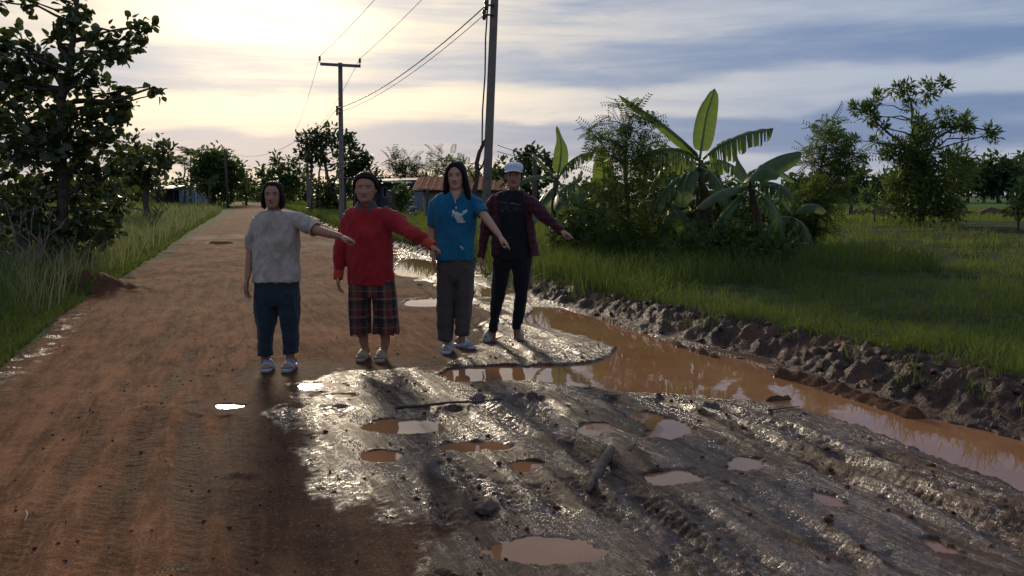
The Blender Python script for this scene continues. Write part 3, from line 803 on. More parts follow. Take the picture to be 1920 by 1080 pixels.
# --- palms by the hut
def palm(name, label, d, base, top, n, fl, mt, seed, cat='palm'):
    r = np.random.default_rng(seed); bp = P(base[0], base[1], d); z0 = gz(bp.x, d)
    root = empty(name, (bp.x, d, z0)); tag(root, label, cat)
    t = P(top[0], top[1], d) - Vector(root.location)
    MB().tube(bent((0, 0, -.1), t, r, 6, .02), [.16 - .012 * i for i in range(7)], 8).build('trunk', M['bark'], root)
    lm = None
    for i in range(n):
        a = 2 * math.pi * i / n + r.uniform(-.2, .2); e = r.uniform(.15, 1.2)
        me = leaf_mesh('frond', 'frond', np.zeros((1, 3)), np.array([[math.cos(a) * math.cos(e), math.sin(a) * math.cos(e), math.sin(e)]]), np.array([[0, 0, 1.]]), np.array([fl * r.uniform(.8, 1.1)]), mt, np.array([r.uniform()]))
        link('frond', me, root, t)
    return root
palm('palm_tree', 'dark ragged palm rising behind the round tree', 108, (357, 378), (358, 292), 16, 2.1, M['leaf_dark'], 31)
palm('palm_tree', 'second darker palm crown leaning left of the ragged palm', 110, (345, 378), (346, 310), 14, 1.9, M['leaf_dark'], 32)
palm('young_palm', 'young palm with pale upright fronds in front of the round tree', 92, (392, 380), (393, 345), 10, 1.7, M['leaf_olive'], 33)

# --- far wood across the fields, each crown its own tree
FAR = [(1490, 338, 20), (1530, 335, 22), (1585, 337, 20), (1618, 330, 22), (1655, 333, 22), (1690, 326, 20), (1785, 322, 20), (1815, 316, 24), (1845, 312, 26), (1872, 306, 28), (1897, 312, 24), (1920, 302, 30), (1955, 306, 32), (1560, 342, 18), (1740, 330, 22)]
for i, (px, py, rr) in enumerate(FAR):
    tree('far_tree', 'dark tree of the far wood across the fields on the right', 135 + (i * 7) % 20, (px, 377), [(px, py + 6, rr * .75), (px - rr * .8, py + rr * .9, rr * .8), (px + rr * .8, py + rr * .8, rr * .8), (px, py + rr * 1.3, rr * .9)], 'oval', 1.0, M['leaf_dark'], dens=1.5, seed=40 + i, group='trees of the far wood on the right', trunk_r=.3, sub=5)
for i, (px, py, rr) in enumerate([(20, 350, 30), (75, 345, 26), (130, 352, 30), (185, 348, 28), (235, 352, 24)]):
    tree('far_tree', 'dark tree far behind the tall left tree', 120 + i * 4, (px, 380), [(px, py, rr * .8), (px - rr, py + 15, rr * .8), (px + rr, py + 12, rr * .8)], 'oval', .9, M['leaf_dark'], dens=1.3, seed=70 + i, group='trees far behind the tall left tree', trunk_r=.3, sub=5)

for i, (px, py, rr) in enumerate([(300, 352, 18), (335, 346, 16), (470, 352, 16), (500, 348, 18), (535, 352, 18), (572, 348, 18), (605, 350, 16), (640, 345, 18), (690, 343, 18), (722, 340, 16), (790, 338, 18), (812, 345, 16), (895, 340, 18), (930, 335, 18), (270, 350, 16)]):
    tree('far_tree', 'small dark tree on the skyline beyond the bend and the houses', 150 + (i * 11) % 25, (px, 376), [(px, py, rr * .8), (px - rr, py + rr * .9, rr * .8), (px + rr, py + rr * .8, rr * .8)], 'oval', 1.0, M['leaf_dark'], dens=1.4, seed=140 + i, group='trees on the skyline beyond the bend', trunk_r=.3, sub=5)

# --- right verge
tree('forked_tree', 'bushy forked tree with separate leaf clumps standing alone on the right', 26, (1728, 418),
     [(1606, 206, 14), (1632, 194, 18), (1645, 214, 16), (1655, 238, 9), (1680, 168, 11), (1700, 166, 15), (1738, 172, 18), (1754, 160, 11), (1700, 200, 11), (1706, 228, 13), (1745, 250, 26), (1780, 216, 17), (1800, 234, 20), (1828, 226, 16), (1850, 246, 13), (1868, 256, 8), (1612, 262, 9), (1632, 268, 8),
      (1668, 285, 24), (1695, 300, 26), (1722, 285, 42), (1708, 335, 46), (1760, 327, 46), (1808, 300, 30), (1828, 325, 22), (1660, 345, 22), (1640, 365, 14), (1727, 380, 46), (1690, 385, 30), (1770, 385, 30)],
     'lance', .19, M['leaf_mid'], dens=2.4, trunk_r=.10, trunk=[(1728, 360), (1722, 300), (1712, 240), (1705, 180)], seed=81, extra=[[(1722, 330), (1690, 270), (1655, 240), (1630, 205)], [(1724, 320), (1755, 260), (1800, 235), (1860, 250)]], upright=.5, sub=8, depth=1.2, sig=.25)
tree('feathery_shrub', 'tall creeper-covered shrub with feathery top between the banana plants', 14.2, (1180, 492),
     [(1180, 208, 14), (1172, 232, 22), (1198, 242, 22), (1150, 258, 24), (1185, 268, 30), (1118, 252, 10), (1105, 246, 7), (1138, 285, 24), (1205, 285, 26), (1150, 330, 42), (1205, 345, 46), (1178, 395, 52), (1150, 445, 42), (1212, 450, 46), (1178, 470, 46)],
     'pinnate', .30, M['leaf_mid'], dens=1.35, seed=82, trunk_r=.05, upright=.4, cat='shrub', sub=8, depth=.7)
tree('feathery_shrub', 'loose feathery shrub just right of the right banana plant', 15.5, (1525, 470),
     [(1548, 243, 14), (1535, 265, 20), (1552, 285, 26), (1530, 312, 32), (1575, 305, 24), (1592, 290, 14), (1608, 288, 9), (1545, 350, 36), (1505, 375, 34), (1545, 400, 34), (1520, 430, 32), (1480, 420, 30)],
     'pinnate', .32, M['leaf_mid'], dens=1.7, seed=83, trunk_r=.045, upright=.3, cat='shrub', sub=7, depth=.6)
tree('dark_thicket', 'dark leafy thicket filling the gap behind the banana stems', 16.5, (1260, 470),
     [(1260, 330, 34), (1250, 380, 42), (1300, 400, 42), (1350, 410, 42), (1260, 430, 44), (1320, 440, 40), (1400, 430, 40), (1100, 400, 36), (1120, 440, 38), (1070, 430, 34), (1450, 440, 32), (1300, 345, 30), (1350, 355, 34), (1400, 375, 34), (1205, 330, 34), (1135, 365, 34), (1080, 360, 28), (1440, 390, 30), (1480, 400, 28), (1360, 390, 34), (1230, 300, 22)],
     'oval', .15, M['leaf_mid'], dens=1.15, seed=84, trunk_r=.04, cat='shrub', sub=8, depth=1.0)
tree('low_bush', 'leafy bush at the foot of the left banana plant', 15.2, (1085, 470), [(1060, 420, 26), (1090, 400, 26), (1110, 430, 28), (1075, 450, 28), (1040, 440, 22)], 'oval', .13, M['leaf_mid'], dens=1.0, seed=85, trunk_r=.025, cat='bush')
tree('yellow_bush', 'yellow-green bush cut by the right edge of the picture', 22, (1908, 412), [(1908, 372, 22), (1888, 388, 15), (1935, 358, 30), (1925, 392, 22), (1950, 385, 30)], 'oval', .15, M['leaf_bright'], dens=1.2, seed=86, trunk_r=.03, cat='bush')
tree('field_shrub', 'small shrub at the paddy edge left of the forked tree', 30, (1640, 405), [(1625, 385, 12), (1645, 378, 13), (1655, 392, 14)], 'lance', .2, M['leaf_mid'], dens=1.1, seed=87, trunk_r=.03, cat='bush')

# --- banana plants
def banana_leaf(mid, hw, torn, seed, roll=0.0, fold=.35, petiole=.12):
    """a paddle blade along the polyline mid (Vectors); each side hangs from the midrib; torn blades are split into strips"""
    r = np.random.default_rng(seed)
    n = 26
    pts = [Vector(p) for p in mid]
    # Catmull-Rom resample
    cp = [pts[0] * 2 - pts[1]] + pts + [pts[-1] * 2 - pts[-2]]
    S = []
    for k in range(n + 1):
        u = k / n * (len(pts) - 1); i = min(int(u), len(pts) - 2); t = u - i
        a, b, c, d_ = cp[i], cp[i + 1], cp[i + 2], cp[i + 3]
        S.append(.5 * ((2 * b) + (c - a) * t + (2 * a - 5 * b + 4 * c - d_) * t * t + (3 * b - a - 3 * c + d_) * t ** 3))
    V, F, R_ = [], [], []
    m = MB()
    L = sum((S[i + 1] - S[i]).length for i in range(n))
    for side in (-1, 1):
        prev = None
        cutk = set()
        k = 2
        while k < n - 1:
            k += int(r.integers(1, 3)) if torn else int(r.integers(5, 11))
            cutk.add(k)
        drop = 0
        for k in range(n + 1):
            f = k / n
            T = (S[min(k + 1, n)] - S[max(k - 1, 0)]).normalized()
            upv = Vector((0, -.35, 1)); nrm = (upv - T * upv.dot(T)).normalized()
            sd = T.cross(nrm)
            if roll: q = Matrix.Rotation(roll, 3, T); nrm, sd = q @ nrm, q @ sd
            w = 0 if f < petiole else hw * (math.sin(math.pi * min(1, (f - petiole) / (1 - petiole)) ** .8) ** .38) * (1 - .10 * f)
            if k == n: w = hw * .04
            row = []
            if k in cutk: drop = r.uniform(.3, 1.15) if torn else r.uniform(0, .16)
            for c in range(4):
                g = c / 3
                dz = -(fold + drop * 1.0) * g * g * w
                sw = math.sqrt(max(.15, 1 - min(.85, (fold + drop) ** 2 * g * g * .6)))
                row.append(S[k] + sd * (side * w * g * sw) + nrm * (.10 * w * math.sin(math.pi * g)) + Vector((0, 0, dz)) + T * (.12 * w * g))
            b = len(V); V += row; R_ += [r.uniform(.2, .9)] * 4
            if prev is not None:
                if k in cutk and torn and k < n - 1:      # a tear: leave the outer part open
                    V += row; b2 = len(V) - 4; R_ += [R_[-1]] * 4
                    F.append((prev, prev + 1, b + 1, b) if side > 0 else (prev, b, b + 1, prev + 1))
                    for c in (1, 2):
                        pass
                    tip = V[prev + 3].lerp(V[b + 3], .35)
                    # narrow strip ends before the gap
                    b3 = len(V); V += [V[prev + 1].lerp(V[b + 1], .85), V[prev + 2].lerp(V[b + 2], .7), V[prev + 3].lerp(V[b + 3], .5)]; R_ += [R_[-1]] * 3
                    F.append((prev + 1, prev + 2, b3 + 1, b3) if side > 0 else (prev + 1, b3, b3 + 1, prev + 2))
                    F.append((prev + 2, prev + 3, b3 + 2, b3 + 1) if side > 0 else (prev + 2, b3 + 1, b3 + 2, prev + 3))
                    b = b2
                else:
                    for c in range(3):
                        F.append((prev + c, prev + c + 1, b + c + 1, b + c) if side > 0 else (prev + c, b + c, b + c + 1, prev + c + 1))
            prev = b
    me = np_mesh('leaf', np.array([v[:] for v in V]), quads=np.array(F), mats=[M['banana']], attrs={'rnd': np.array(R_)})
    rib = MB().tube([q + Vector((0, 0, -.004)) for q in S], [.022 * (1 - .85 * k / n) + .002 for k in range(n + 1)], 6)
    return me, rib
def m_banana(t):
    r = t.attr('rnd'); o = t.coord('Object')
    col = t.mix(r, (.034, .066, .020), (.065, .115, .030))
    vein = t.noise(t.scalev(o, (30, 30, 30)), 1.0, 2, .5)
    col = t.mix(t.math('MULTIPLY', t.mapr(vein, .4, .7), .4), col, (.06, .10, .03))
    col = t.mix(t.mapr(t.noise(o, 1.6, 3), .62, .75), col, (.12, .11, .04))
    a = t.n('ShaderNodeBsdfPrincipled', Base_Color=col, Roughness=.36, Specular_IOR_Level=.45).outputs[0]
    b = t.n('ShaderNodeBsdfTranslucent', Color=t.mix(r, (.17, .26, .04), (.25, .34, .055))).outputs[0]
    m = t.n('ShaderNodeMixShader', i0=.45); t.link(a, m.inputs[1]); t.link(b, m.inputs[2]); return m.outputs[0]
M['banana'] = mat('banana_leaf', m_banana)
M['banana_rib'] = plain('banana_midrib', (.12, .15, .05), (.16, .18, .07), .5)
M['banana_stem'] = plain('banana_stem', (.055, .050, .028), (.11, .085, .045), .7, 9, .5, .3)
def banana(label, d, base, top, leaves, seed):
    r = np.random.default_rng(seed); bp = P(base[0], base[1], d); z0 = gz(bp.x, d)
    root = empty('banana_plant', (bp.x, d, z0)); tag(root, label, 'banana plant', 'banana plants on the right verge')
    O = Vector(root.location); t = P(top[0], top[1], d) - O
    MB().tube(bent((0, 0, -.08), t, r, 6, .015), [.105, .10, .092, .085, .075, .062, .045], 12).build('stem', M['banana_stem'], root)
    for i, (pts, hwpx, torn, roll) in enumerate(leaves):
        mid = [P(q[0], q[1], d + (q[2] if len(q) > 2 else 0)) - O for q in pts]
        me, rib = banana_leaf(mid, hwpx / ppm(d), torn, seed * 31 + i, roll)
        lf = link('leaf', me, root); rib.build('midrib', M['banana_rib'], lf)
    # dry hanging sheath
    for k in range(3):
        x, y = r.uniform(-.12, .12), r.uniform(-.2, -.08)
        mid = [t * .8 + Vector((x * .3, y * .3, 0)), t * .62 + Vector((x, y, .05)), t * .35 + Vector((x * 1.6, y * 1.2, 0)), t * .2 + Vector((x * 1.7, y * 1.2, 0))]
        me, rib = banana_leaf(mid, .07, True, seed * 57 + k, 0, .6); me.materials[0] = M['dry_leaf']
        link('dry_leaf', me, root)
M['dry_leaf'] = leaf_mat('dry_banana_leaf', (.060, .042, .022), (.15, .105, .06), .3, (.2, .14, .07), .8, .1)
banana('tallest banana plant with one upright leaf and one long leaf to the left', 14.6, (1322, 490), (1314, 300),
       [([(1312, 300), (1290, 275, -.1), (1240, 232, -.2), (1160, 178, -.3)], 24, False, .4), ([(1312, 298), (1318, 255, .05), (1326, 210, .1), (1340, 166, .1)], 22, False, .3),
        ([(1318, 298), (1350, 272, -.1), (1395, 252, -.25), (1450, 240, -.4)], 30, True, .2), ([(1308, 300), (1285, 284, -.2), (1245, 280, -.4), (1185, 300, -.5)], 32, True, -.2),
        ([(1312, 310), (1345, 300, .3), (1380, 315, .7), (1400, 350, .9)], 20, True, 0), ([(1306, 318), (1292, 325, -.4), (1282, 350, -.6), (1278, 388, -.7)], 22, False, .2),
        ([(1312, 312), (1340, 330, -.5), (1362, 370, -.8), (1368, 420, -.9)], 20, True, 0), ([(1308, 315), (1270, 335, -.4), (1235, 370, -.6), (1222, 410, -.7)], 20, True, .1), ([(1310, 308), (1275, 300, .4), (1240, 320, .8), (1215, 360, 1.0)], 20, True, 0)], 5)
banana('lower banana plant with broad drooping leaves on the right', 13.6, (1432, 492), (1408, 345),
       [([(1408, 345), (1395, 330, 0), (1386, 312, .1), (1380, 290, .1)], 20, False, .3), ([(1410, 345), (1430, 318, -.1), (1465, 298, -.2), (1503, 286, -.3)], 30, False, .35),
        ([(1406, 348), (1410, 330, -.5), (1430, 316, -.7), (1462, 330, -.8)], 20, False, .4), ([(1404, 350), (1375, 352, -.3), (1345, 362, -.5), (1306, 392, -.7)], 24, False, .3),
        ([(1412, 350), (1440, 342, -.3), (1468, 350, -.5), (1490, 372, -.6)], 20, True, 0), ([(1410, 352), (1440, 375, -.6), (1462, 410, -.8), (1468, 440, -.8)], 19, True, .1), ([(1408, 348), (1420, 322, .3), (1455, 318, .5), (1490, 340, .6)], 18, False, .2), ([(1404, 355), (1370, 385, -.6), (1345, 420, -.7), (1338, 445, -.7)], 16, False, .4)], 6)
banana('left banana plant with a single upright bright leaf beside the pointing arm', 16.0, (1040, 462), (1042, 335),
       [([(1044, 335), (1050, 305, .05), (1052, 270, .1), (1044, 236, .1)], 16, False, .3), ([(1040, 335), (1022, 312, 0), (1006, 295, 0), (998, 285, 0)], 14, False, .5),
        ([(1046, 335), (1062, 310, -.1), (1085, 292, -.3), (1115, 284, -.4)], 18, True, .2), ([(1038, 340), (1012, 330, -.3), (985, 335, -.5), (960, 350, -.6)], 16, False, .2),
        ([(1046, 345), (1062, 348, -.5), (1078, 345, -.6), (1096, 362, -.7)], 18, True, .6), ([(1044, 352), (1052, 378, -.6), (1072, 378, -.7), (1098, 362, -.8)], 18, False, .7), ([(1040, 350), (1025, 365, -.4), (1008, 395, -.6), (1000, 420, -.6)], 16, False, .4)], 7)
banana('young banana plant showing one pale square-ended leaf behind the shrub', 16.8, (1130, 470), (1130, 360),
       [([(1130, 360), (1132, 335, 0), (1131, 305, 0), (1128, 272, 0)], 24, False, .1), ([(1130, 362), (1112, 345, -.2), (1095, 345, -.4), (1075, 365, -.6)], 15, True, .2), ([(1132, 362), (1150, 350, -.2), (1165, 352, -.4), (1180, 370, -.6)], 15, True, .2)], 8)

banana('half-hidden banana plant between the tallest one and the shrub', 15.6, (1252, 485), (1256, 375),
       [([(1256, 375), (1248, 345, .1), (1236, 320, .1), (1218, 300, .1)], 20, False, .4), ([(1256, 376), (1282, 350, -.2), (1300, 345, -.4), (1318, 362, -.5)], 18, True, .1), ([(1254, 378), (1232, 372, -.3), (1212, 385, -.5), (1200, 412, -.6)], 19, True, .1), ([(1256, 380), (1268, 400, -.5), (1285, 425, -.7), (1290, 450, -.7)], 18, False, .4), ([(1257, 376), (1262, 350, 0), (1268, 330, .1), (1276, 312, .1)], 17, False, .4)], 9)
banana('small banana plant low at the right end of the clump', 14.4, (1492, 492), (1484, 405),
       [([(1484, 405), (1478, 385, 0), (1470, 365, .1), (1458, 350, .1)], 15, False, .4), ([(1485, 406), (1505, 388, -.2), (1528, 385, -.3), (1548, 398, -.4)], 16, False, .3), ([(1484, 408), (1462, 408, -.3), (1445, 425, -.4), (1438, 450, -.5)], 15, True, .1), ([(1486, 408), (1505, 420, -.4), (1515, 445, -.5), (1516, 470, -.5)], 14, True, .1)], 10)
tree('leafy_undergrowth', 'leafy undergrowth hiding the stems of the two big banana plants', 13.0, (1370, 500), [(1300, 455, 30), (1335, 470, 30), (1370, 450, 30), (1405, 470, 32), (1445, 465, 32), (1270, 475, 28), (1350, 425, 22), (1390, 420, 22), (1480, 475, 26)], 'oval', .12, M['leaf_mid'], dens=.9, seed=95, trunk_r=.02, cat='bush', depth=.5)
# ------------------------------------------------------------------ grass
def grass(name, label, pts, h, w, mt, seed, lean=.35, kind='stuff', heads=0.0):
    r = np.random.default_rng(seed); n = len(pts)
    pts = np.asarray(pts)
    a = r.uniform(0, 2 * np.pi, n); face = r.uniform(0, 2 * np.pi, n)
    ld = np.stack([np.cos(a), np.sin(a), np.zeros(n)], 1) * (h * r.uniform(.1, 1, n) * lean * 2)[:, None]
    sx = np.stack([np.cos(face), np.sin(face) * .5, np.zeros(n)], 1) * (w / 2)[:, None]
    upv = np.zeros((n, 3)); upv[:, 2] = h
    b0, b1 = pts - sx, pts + sx
    mid = pts + upv * .58 + ld * .30
    tip = pts + upv * r.uniform(.75, 1.0, n)[:, None] + ld
    V = np.stack([b0, b1, mid + sx * .8, mid - sx * .8, tip], 1).reshape(-1, 3)
    o = np.arange(n) * 5
    q = np.stack([o, o + 1, o + 2, o + 3], 1); t = np.stack([o + 3, o + 2, o + 4], 1)
    rn = np.repeat(np.clip(r.normal(.42, .22, n) + .30 * fbm2(pts[:, 0] * .7, pts[:, 1] * .7, seed, 3), 0, 1), 5)
    me = np_mesh(name, V, quads=q, tris=t, smooth=False, mats=[mt], attrs={'rnd': rn})
    return tag(link(name, me), label, kind=kind)
def scatter(n, y0, y1, xfun, seed, keep=None):
    r = np.random.default_rng(seed); out = []
    y = np.exp(r.uniform(math.log(y0), math.log(y1), n)); u = r.uniform(0, 1, n)
    x = xfun(y, u, r)
    ok = np.ones(n, bool) if keep is None else keep(x, y)
    x, y = x[ok], y[ok]
    return np.stack([x, y, ground_z(x, y) - .01], 1)
def hw(pts, seed, h0, h1, clump=1.2):
    r = np.random.default_rng(seed); d = pts[:, 1]
    c = .65 + .6 * (noise2(pts[:, 0] * clump, pts[:, 1] * clump, seed) * .5 + .5)
    return r.uniform(h0, h1, len(pts)) * c, np.maximum(.006, .00095 * d) * r.uniform(.7, 1.3, len(pts))
# left verge: tall lush grass, thinning out at the edge of the road
def lx(y, u, r): return f_left(y) - .02 - (u ** 1.6) * (1.8 + .55 * y)
pts = scatter(62000, 4.2, 60, lx, 101)
h, w = hw(pts, 102, .20, .48); edge_d = f_left(pts[:, 1]) - pts[:, 0]; h *= np.clip(.30 + edge_d * .7, .3, 1) 
grass('left_grass', 'lush tall grass on the left verge of the road', pts, h, w, M['grass'], 103, .55)
pts = scatter(1900, 9, 70, lambda y, u, r: f_left(y) - .15 - u ** 1.4 * (.8 + .10 * y), 104)
h, w = hw(pts, 105, .55, .9); grass('pale_grass', 'pale feathery grass heads glinting along the left verge', pts, h, w * .8, M['grass_dry'], 106, .5)
pts = scatter(26000, 45, 190, lambda y, u, r: f_left(y) - u * (10 + .6 * y), 107)
h, w = hw(pts, 108, .25, .55, .3); grass('left_far_grass', 'tall bright grass in the field left of the bend', pts, h, w * 1.3, M['grass'], 109)
# grass strip between road and houses
pts = scatter(20000, 20, 130, lambda y, u, r: f_right(y) + bankf(y) + u ** 1.5 * (1.2 + .30 * y), 110) if False else scatter(22000, 18, 130, lambda y, u, r: f_right(y) + .35 + u ** 1.5 * (1.5 + .28 * y), 110)
h, w = hw(pts, 111, .25, .65, .5); grass('yard_grass', 'grass on the right verge between the road and the houses', pts, h, w * 1.2, M['grass'], 112)
# right verge near: short grass on the slope above the mud
bwf = lambda y: np.interp(y, [2, 5, 8, 12, 18, 30, 60], [.78, .75, .66, .52, .48, .3, .1])
def rx(y, u, r): return f_right(y) + bwf(y) * .72 + (u ** 1.3) * (1.5 + .62 * y)
bare = lambda x, y: (noise2(x * .55, y * .55, 113) + .5 * noise2(x * 1.7, y * 1.7, 114)) < .33
pts = scatter(80000, 3.6, 45, rx, 115, bare)
h, w = hw(pts, 116, .06, .24, 1.6); h *= .55 + .75 * sstep(-.3, .4, fbm2(pts[:, 0] * .9, pts[:, 1] * .9, 118, 3)); grass('right_grass', 'short sunlit grass on the right verge beyond the mud bank', pts, h, w, M['grass'], 117, .55)
pts = scatter(3000, 3.8, 14, lambda y, u, r: f_right(y) + (.25 + .8 * u) * bwf(y), 121, lambda x, y: noise2(x * 2, y * 2, 122) > .1)
h, w = hw(pts, 123, .06, .22); grass('bank_grass', 'few stray grass blades growing out of the mud bank', pts, h, w, M['grass'], 124, .6)
# taller grass round the bananas
def in_poly(poly):
    return lambda x, y: poly_sd(x, y, poly) + .5 * noise2(x * .9, y * .9, 125) > 0
tall_poly = [(.6, 10.6), (1.6, 10.0), (3.6, 11.6), (6.2, 12.5), (7.4, 15), (5.5, 18), (0, 20), (-1.2, 17), (-.2, 12.8)]
r = np.random.default_rng(126); n = 26000
x, y = r.uniform(-1.5, 8, n), r.uniform(10, 20, n); ok = in_poly(tall_poly)(x, y)
pts = np.stack([x[ok], y[ok], ground_z(x[ok], y[ok]) - .01], 1)
h, w = hw(pts, 127, .22, .55, .9); grass('tall_grass', 'taller shaded grass around the feet of the banana plants', pts, h, w, M['grass'], 128, .5)
# grass of the fields behind
pts = scatter(16000, 30, 75, lambda y, u, r: 2 + u * (4 + .72 * y), 129)
h, w = hw(pts, 130, .15, .40, .4); grass('field_grass', 'rough meadow grass before the rice field on the right', pts, h, w * 1.4, M['grass'], 131, .4)
pts = scatter(9000, 58, 75, lambda y, u, r: f_right(y) + 28 + u * 40, 132)
h, w = hw(pts, 133, .3, .5, .4); grass('rice', 'even bright green rice of the far paddy', pts, h, w * 1.6, M['grass'], 134, .25)
# ------------------------------------------------------------------ people
def remesh(mb, voxel, smooth=4, factor=.5, decim=None):
    me = mb.mesh('tmp'); o = bpy.data.objects.new('tmp', me); COL.objects.link(o)
    md = o.modifiers.new('r', 'REMESH'); md.mode = 'VOXEL'; md.voxel_size = voxel; md.use_smooth_shade = True
    if smooth:
        ms = o.modifiers.new('s', 'SMOOTH'); ms.factor = factor; ms.iterations = smooth
    if decim:
        dm = o.modifiers.new('d', 'DECIMATE'); dm.ratio = decim
    dg = bpy.context.evaluated_depsgraph_get(); dg.update()
    out = bpy.data.meshes.new_from_object(o.evaluated_get(dg))
    bpy.data.objects.remove(o); bpy.data.meshes.remove(me)
    return out
def displace(me, fn):
    n = len(me.vertices); v = np.empty(n * 3, np.float32); me.vertices.foreach_get('co', v); v = v.reshape(-1, 3).astype(float)
    nn = np.empty(n * 3, np.float32); me.vertex_normals.foreach_get('vector', nn); nn = nn.reshape(-1, 3)
    v = v + nn * fn(v)[:, None]
    me.vertices.foreach_set('co', v.astype(np.float32).ravel()); me.update()
    return me
def put(me, name, mt, parent):
    me.name = name; me.materials.clear(); me.materials.append(mt)
    me.polygons.foreach_set('use_smooth', np.ones(len(me.polygons), bool))
    return link(name, me, parent)

HT = [-.03, .02, .08, .18, .30, .42, .55, .68, .80, .90, .965, 1.0]
HW = [.012, .031, .046, .058, .0655, .070, .0725, .0735, .0695, .056, .035, .008]
HF = [.070, .084, .089, .087, .087, .087, .086, .086, .078, .056, .030, -.004]
HB = [.034, .014, -.012, -.055, -.080, -.093, -.101, -.104, -.099, -.082, -.054, -.02]
def head_rings(off=None, feat=True, nt=46, ns=56, hh=.222, face=1.0):
    rings = []
    for k in range(nt):
        t = -.03 + 1.03 * k / (nt - 1)
        w, f, b = np.interp(t, HT, HW) * face, np.interp(t, HT, HF), np.interp(t, HT, HB)
        cy, hd = (f + b) / 2, (f - b) / 2
        ring = []
        for i in range(ns):
            th = 2 * math.pi * i / ns
            c, s = math.cos(th), math.sin(th)
            x = w * math.copysign(abs(c) ** .9, c); y = cy + hd * math.copysign(abs(s) ** .9, s)
            z = t * hh
            if feat and s > 0:
                g = lambda u, m, sg: math.exp(-((u - m) / sg) ** 2)
                y += .026 * g(x, 0, .012) * g(t, .345, .055) + .011 * g(x, 0, .009) * g(t, .46, .08)
                y += .006 * (g(x, .014, .008) + g(x, -.014, .008)) * g(t, .325, .03)
                y -= .010 * (g(x, .032, .016) + g(x, -.032, .016)) * g(t, .515, .045)
                y += .005 * (g(x, .032, .014) + g(x, -.032, .014)) * g(t, .505, .022)
                y += .004 * g(t, .61, .035) * g(x, 0, .05)
                y += .007 * g(x, 0, .021) * (g(t, .228, .016) + g(t, .185, .018)) - .003 * g(x, 0, .025) * g(t, .208, .01)
                y += .006 * (g(x, .042, .018) + g(x, -.042, .018)) * g(t, .37, .09) + .006 * g(x, 0, .016) * g(t, .07, .05)
            if off is not None:
                a = abs(((math.degrees(th) - 90 + 180) % 360) - 180)
                o = off(t, a, c)
                L = math.hypot(x, y - cy) + 1e-6
                x += o * x / L; y += o * (y - cy) / L
                if t > .8: z += o * (t - .8) / .2
            ring.append(Vector((x, y, z)))
        rings.append(ring)
    return rings

def fabric(name, fn, rough=.85, weave=900, bstr=.12):
    def f(t):
        o = t.coord('Object')
        col = fn(t, o)
        n = t.noise(o, 420, 2, .5)
        col = t.mix(.25, col, t.mix(n, (0, 0, 0), (1, 1, 1)), 'SOFT_LIGHT')
        b = t.bump(t.math('ADD', t.noise(o, 160, 2, .5), t.math('MULTIPLY', t.noise(o, 22, 3, .6), 2.0)), .35, .006)
        k = t.n('ShaderNodeBsdfPrincipled', Base_Color=col, Roughness=rough, Normal=b, Specular_IOR_Level=.2)
        k.inputs['Sheen Weight'].default_value = .15
        return k.outputs[0]
    return mat(name, f)
def ell_mask(t, x, z, cx, cz, a, b, s0=.75, s1=1.25):
    u = t.math('DIVIDE', t.math('SUBTRACT', x, cx), a); v = t.math('DIVIDE', t.math('SUBTRACT', z, cz), b)
    q = t.math('ADD', t.math('MULTIPLY', u, u), t.math('MULTIPLY', v, v))
    return t.math('SUBTRACT', 1.0, t.mapr(q, s0 * s0, s1 * s1))

def skin_mat(name, base, head_m, lip, eye_h=.0052, brow=.0030, smile=0.0):
    """head_m: matrix from object space to head space (x right, y forward, z up from the chin, metres at unit scale)"""
    def f(t):
        o = t.coord('Object')
        rows = [t.math('ADD', t.vmath('DOT_PRODUCT', o, tuple(head_m[i][:3])), head_m[i][3]) for i in range(3)]
        x, y, z = rows
        n = t.noise(o, 30, 4, .6)
        col = t.mix(t.mapr(n, .3, .7), base, tuple(c * .82 for c in base))
        front = t.mapr(y, .03, .05)
        ax = t.math('ABSOLUTE', x)
        cheek = ell_mask(t, ax, z, .040, .085, .022, .018, .3, 1.4)
        col = t.mix(t.math('MULTIPLY', t.math('MULTIPLY', cheek, front), .25), col, (base[0] * 1.05, base[1] * .75, base[2] * .7))
        zc = t.math('SUBTRACT', z, t.math('MULTIPLY', t.math('MULTIPLY', x, x), smile))
        lips = t.math('MULTIPLY', ell_mask(t, x, zc, 0, .046, .024, .0085), front)
        col = t.mix(t.math('MULTIPLY', lips, .8), col, lip)
        mouth = t.math('MULTIPLY', ell_mask(t, x, zc, 0, .0465, .023, .0016), front)
        col = t.mix(mouth, col, (.05, .018, .014))
        bz_ = t.math('ADD', z, t.math('MULTIPLY', ax, .10))
        brows = t.math('MULTIPLY', ell_mask(t, ax, bz_,   .033, .1365, .020, brow * 1.35), front)
        col = t.mix(t.math('MULTIPLY', brows, .85), col, (.018, .012, .010))
        lid = t.math('MULTIPLY', ell_mask(t, ax, z, .032, .1130, .0175, eye_h * 1.6), front)
        col = t.mix(t.math('MULTIPLY', lid, .88), col, (.045, .022, .016))
        scl = t.math('MULTIPLY', ell_mask(t, ax, z, .032, .1125, .0135, eye_h * .72), front)
        col = t.mix(scl, col, (.42, .36, .32))
        iris = t.math('MULTIPLY', ell_mask(t, ax, z, .032, .1128, .0062, .0062), scl)
        col = t.mix(iris, col, (.012, .008, .006))
        nos = t.math('MULTIPLY', ell_mask(t, ax, z, .0085, .0645, .0042, .0028), front)
        col = t.mix(t.math('MULTIPLY', nos, .8), col, (.05, .02, .014))
        b = t.bump(t.noise(o, 220, 3, .6), .15, .004)
        k = t.n('ShaderNodeBsdfPrincipled', Base_Color=col, Roughness=.52, Normal=b, Specular_IOR_Level=.4)
        k.inputs['Subsurface Weight'].default_value = .06; k.inputs['Subsurface Radius'].default_value = (.012, .005, .003)
        return k.outputs[0]
    return mat(name, f)
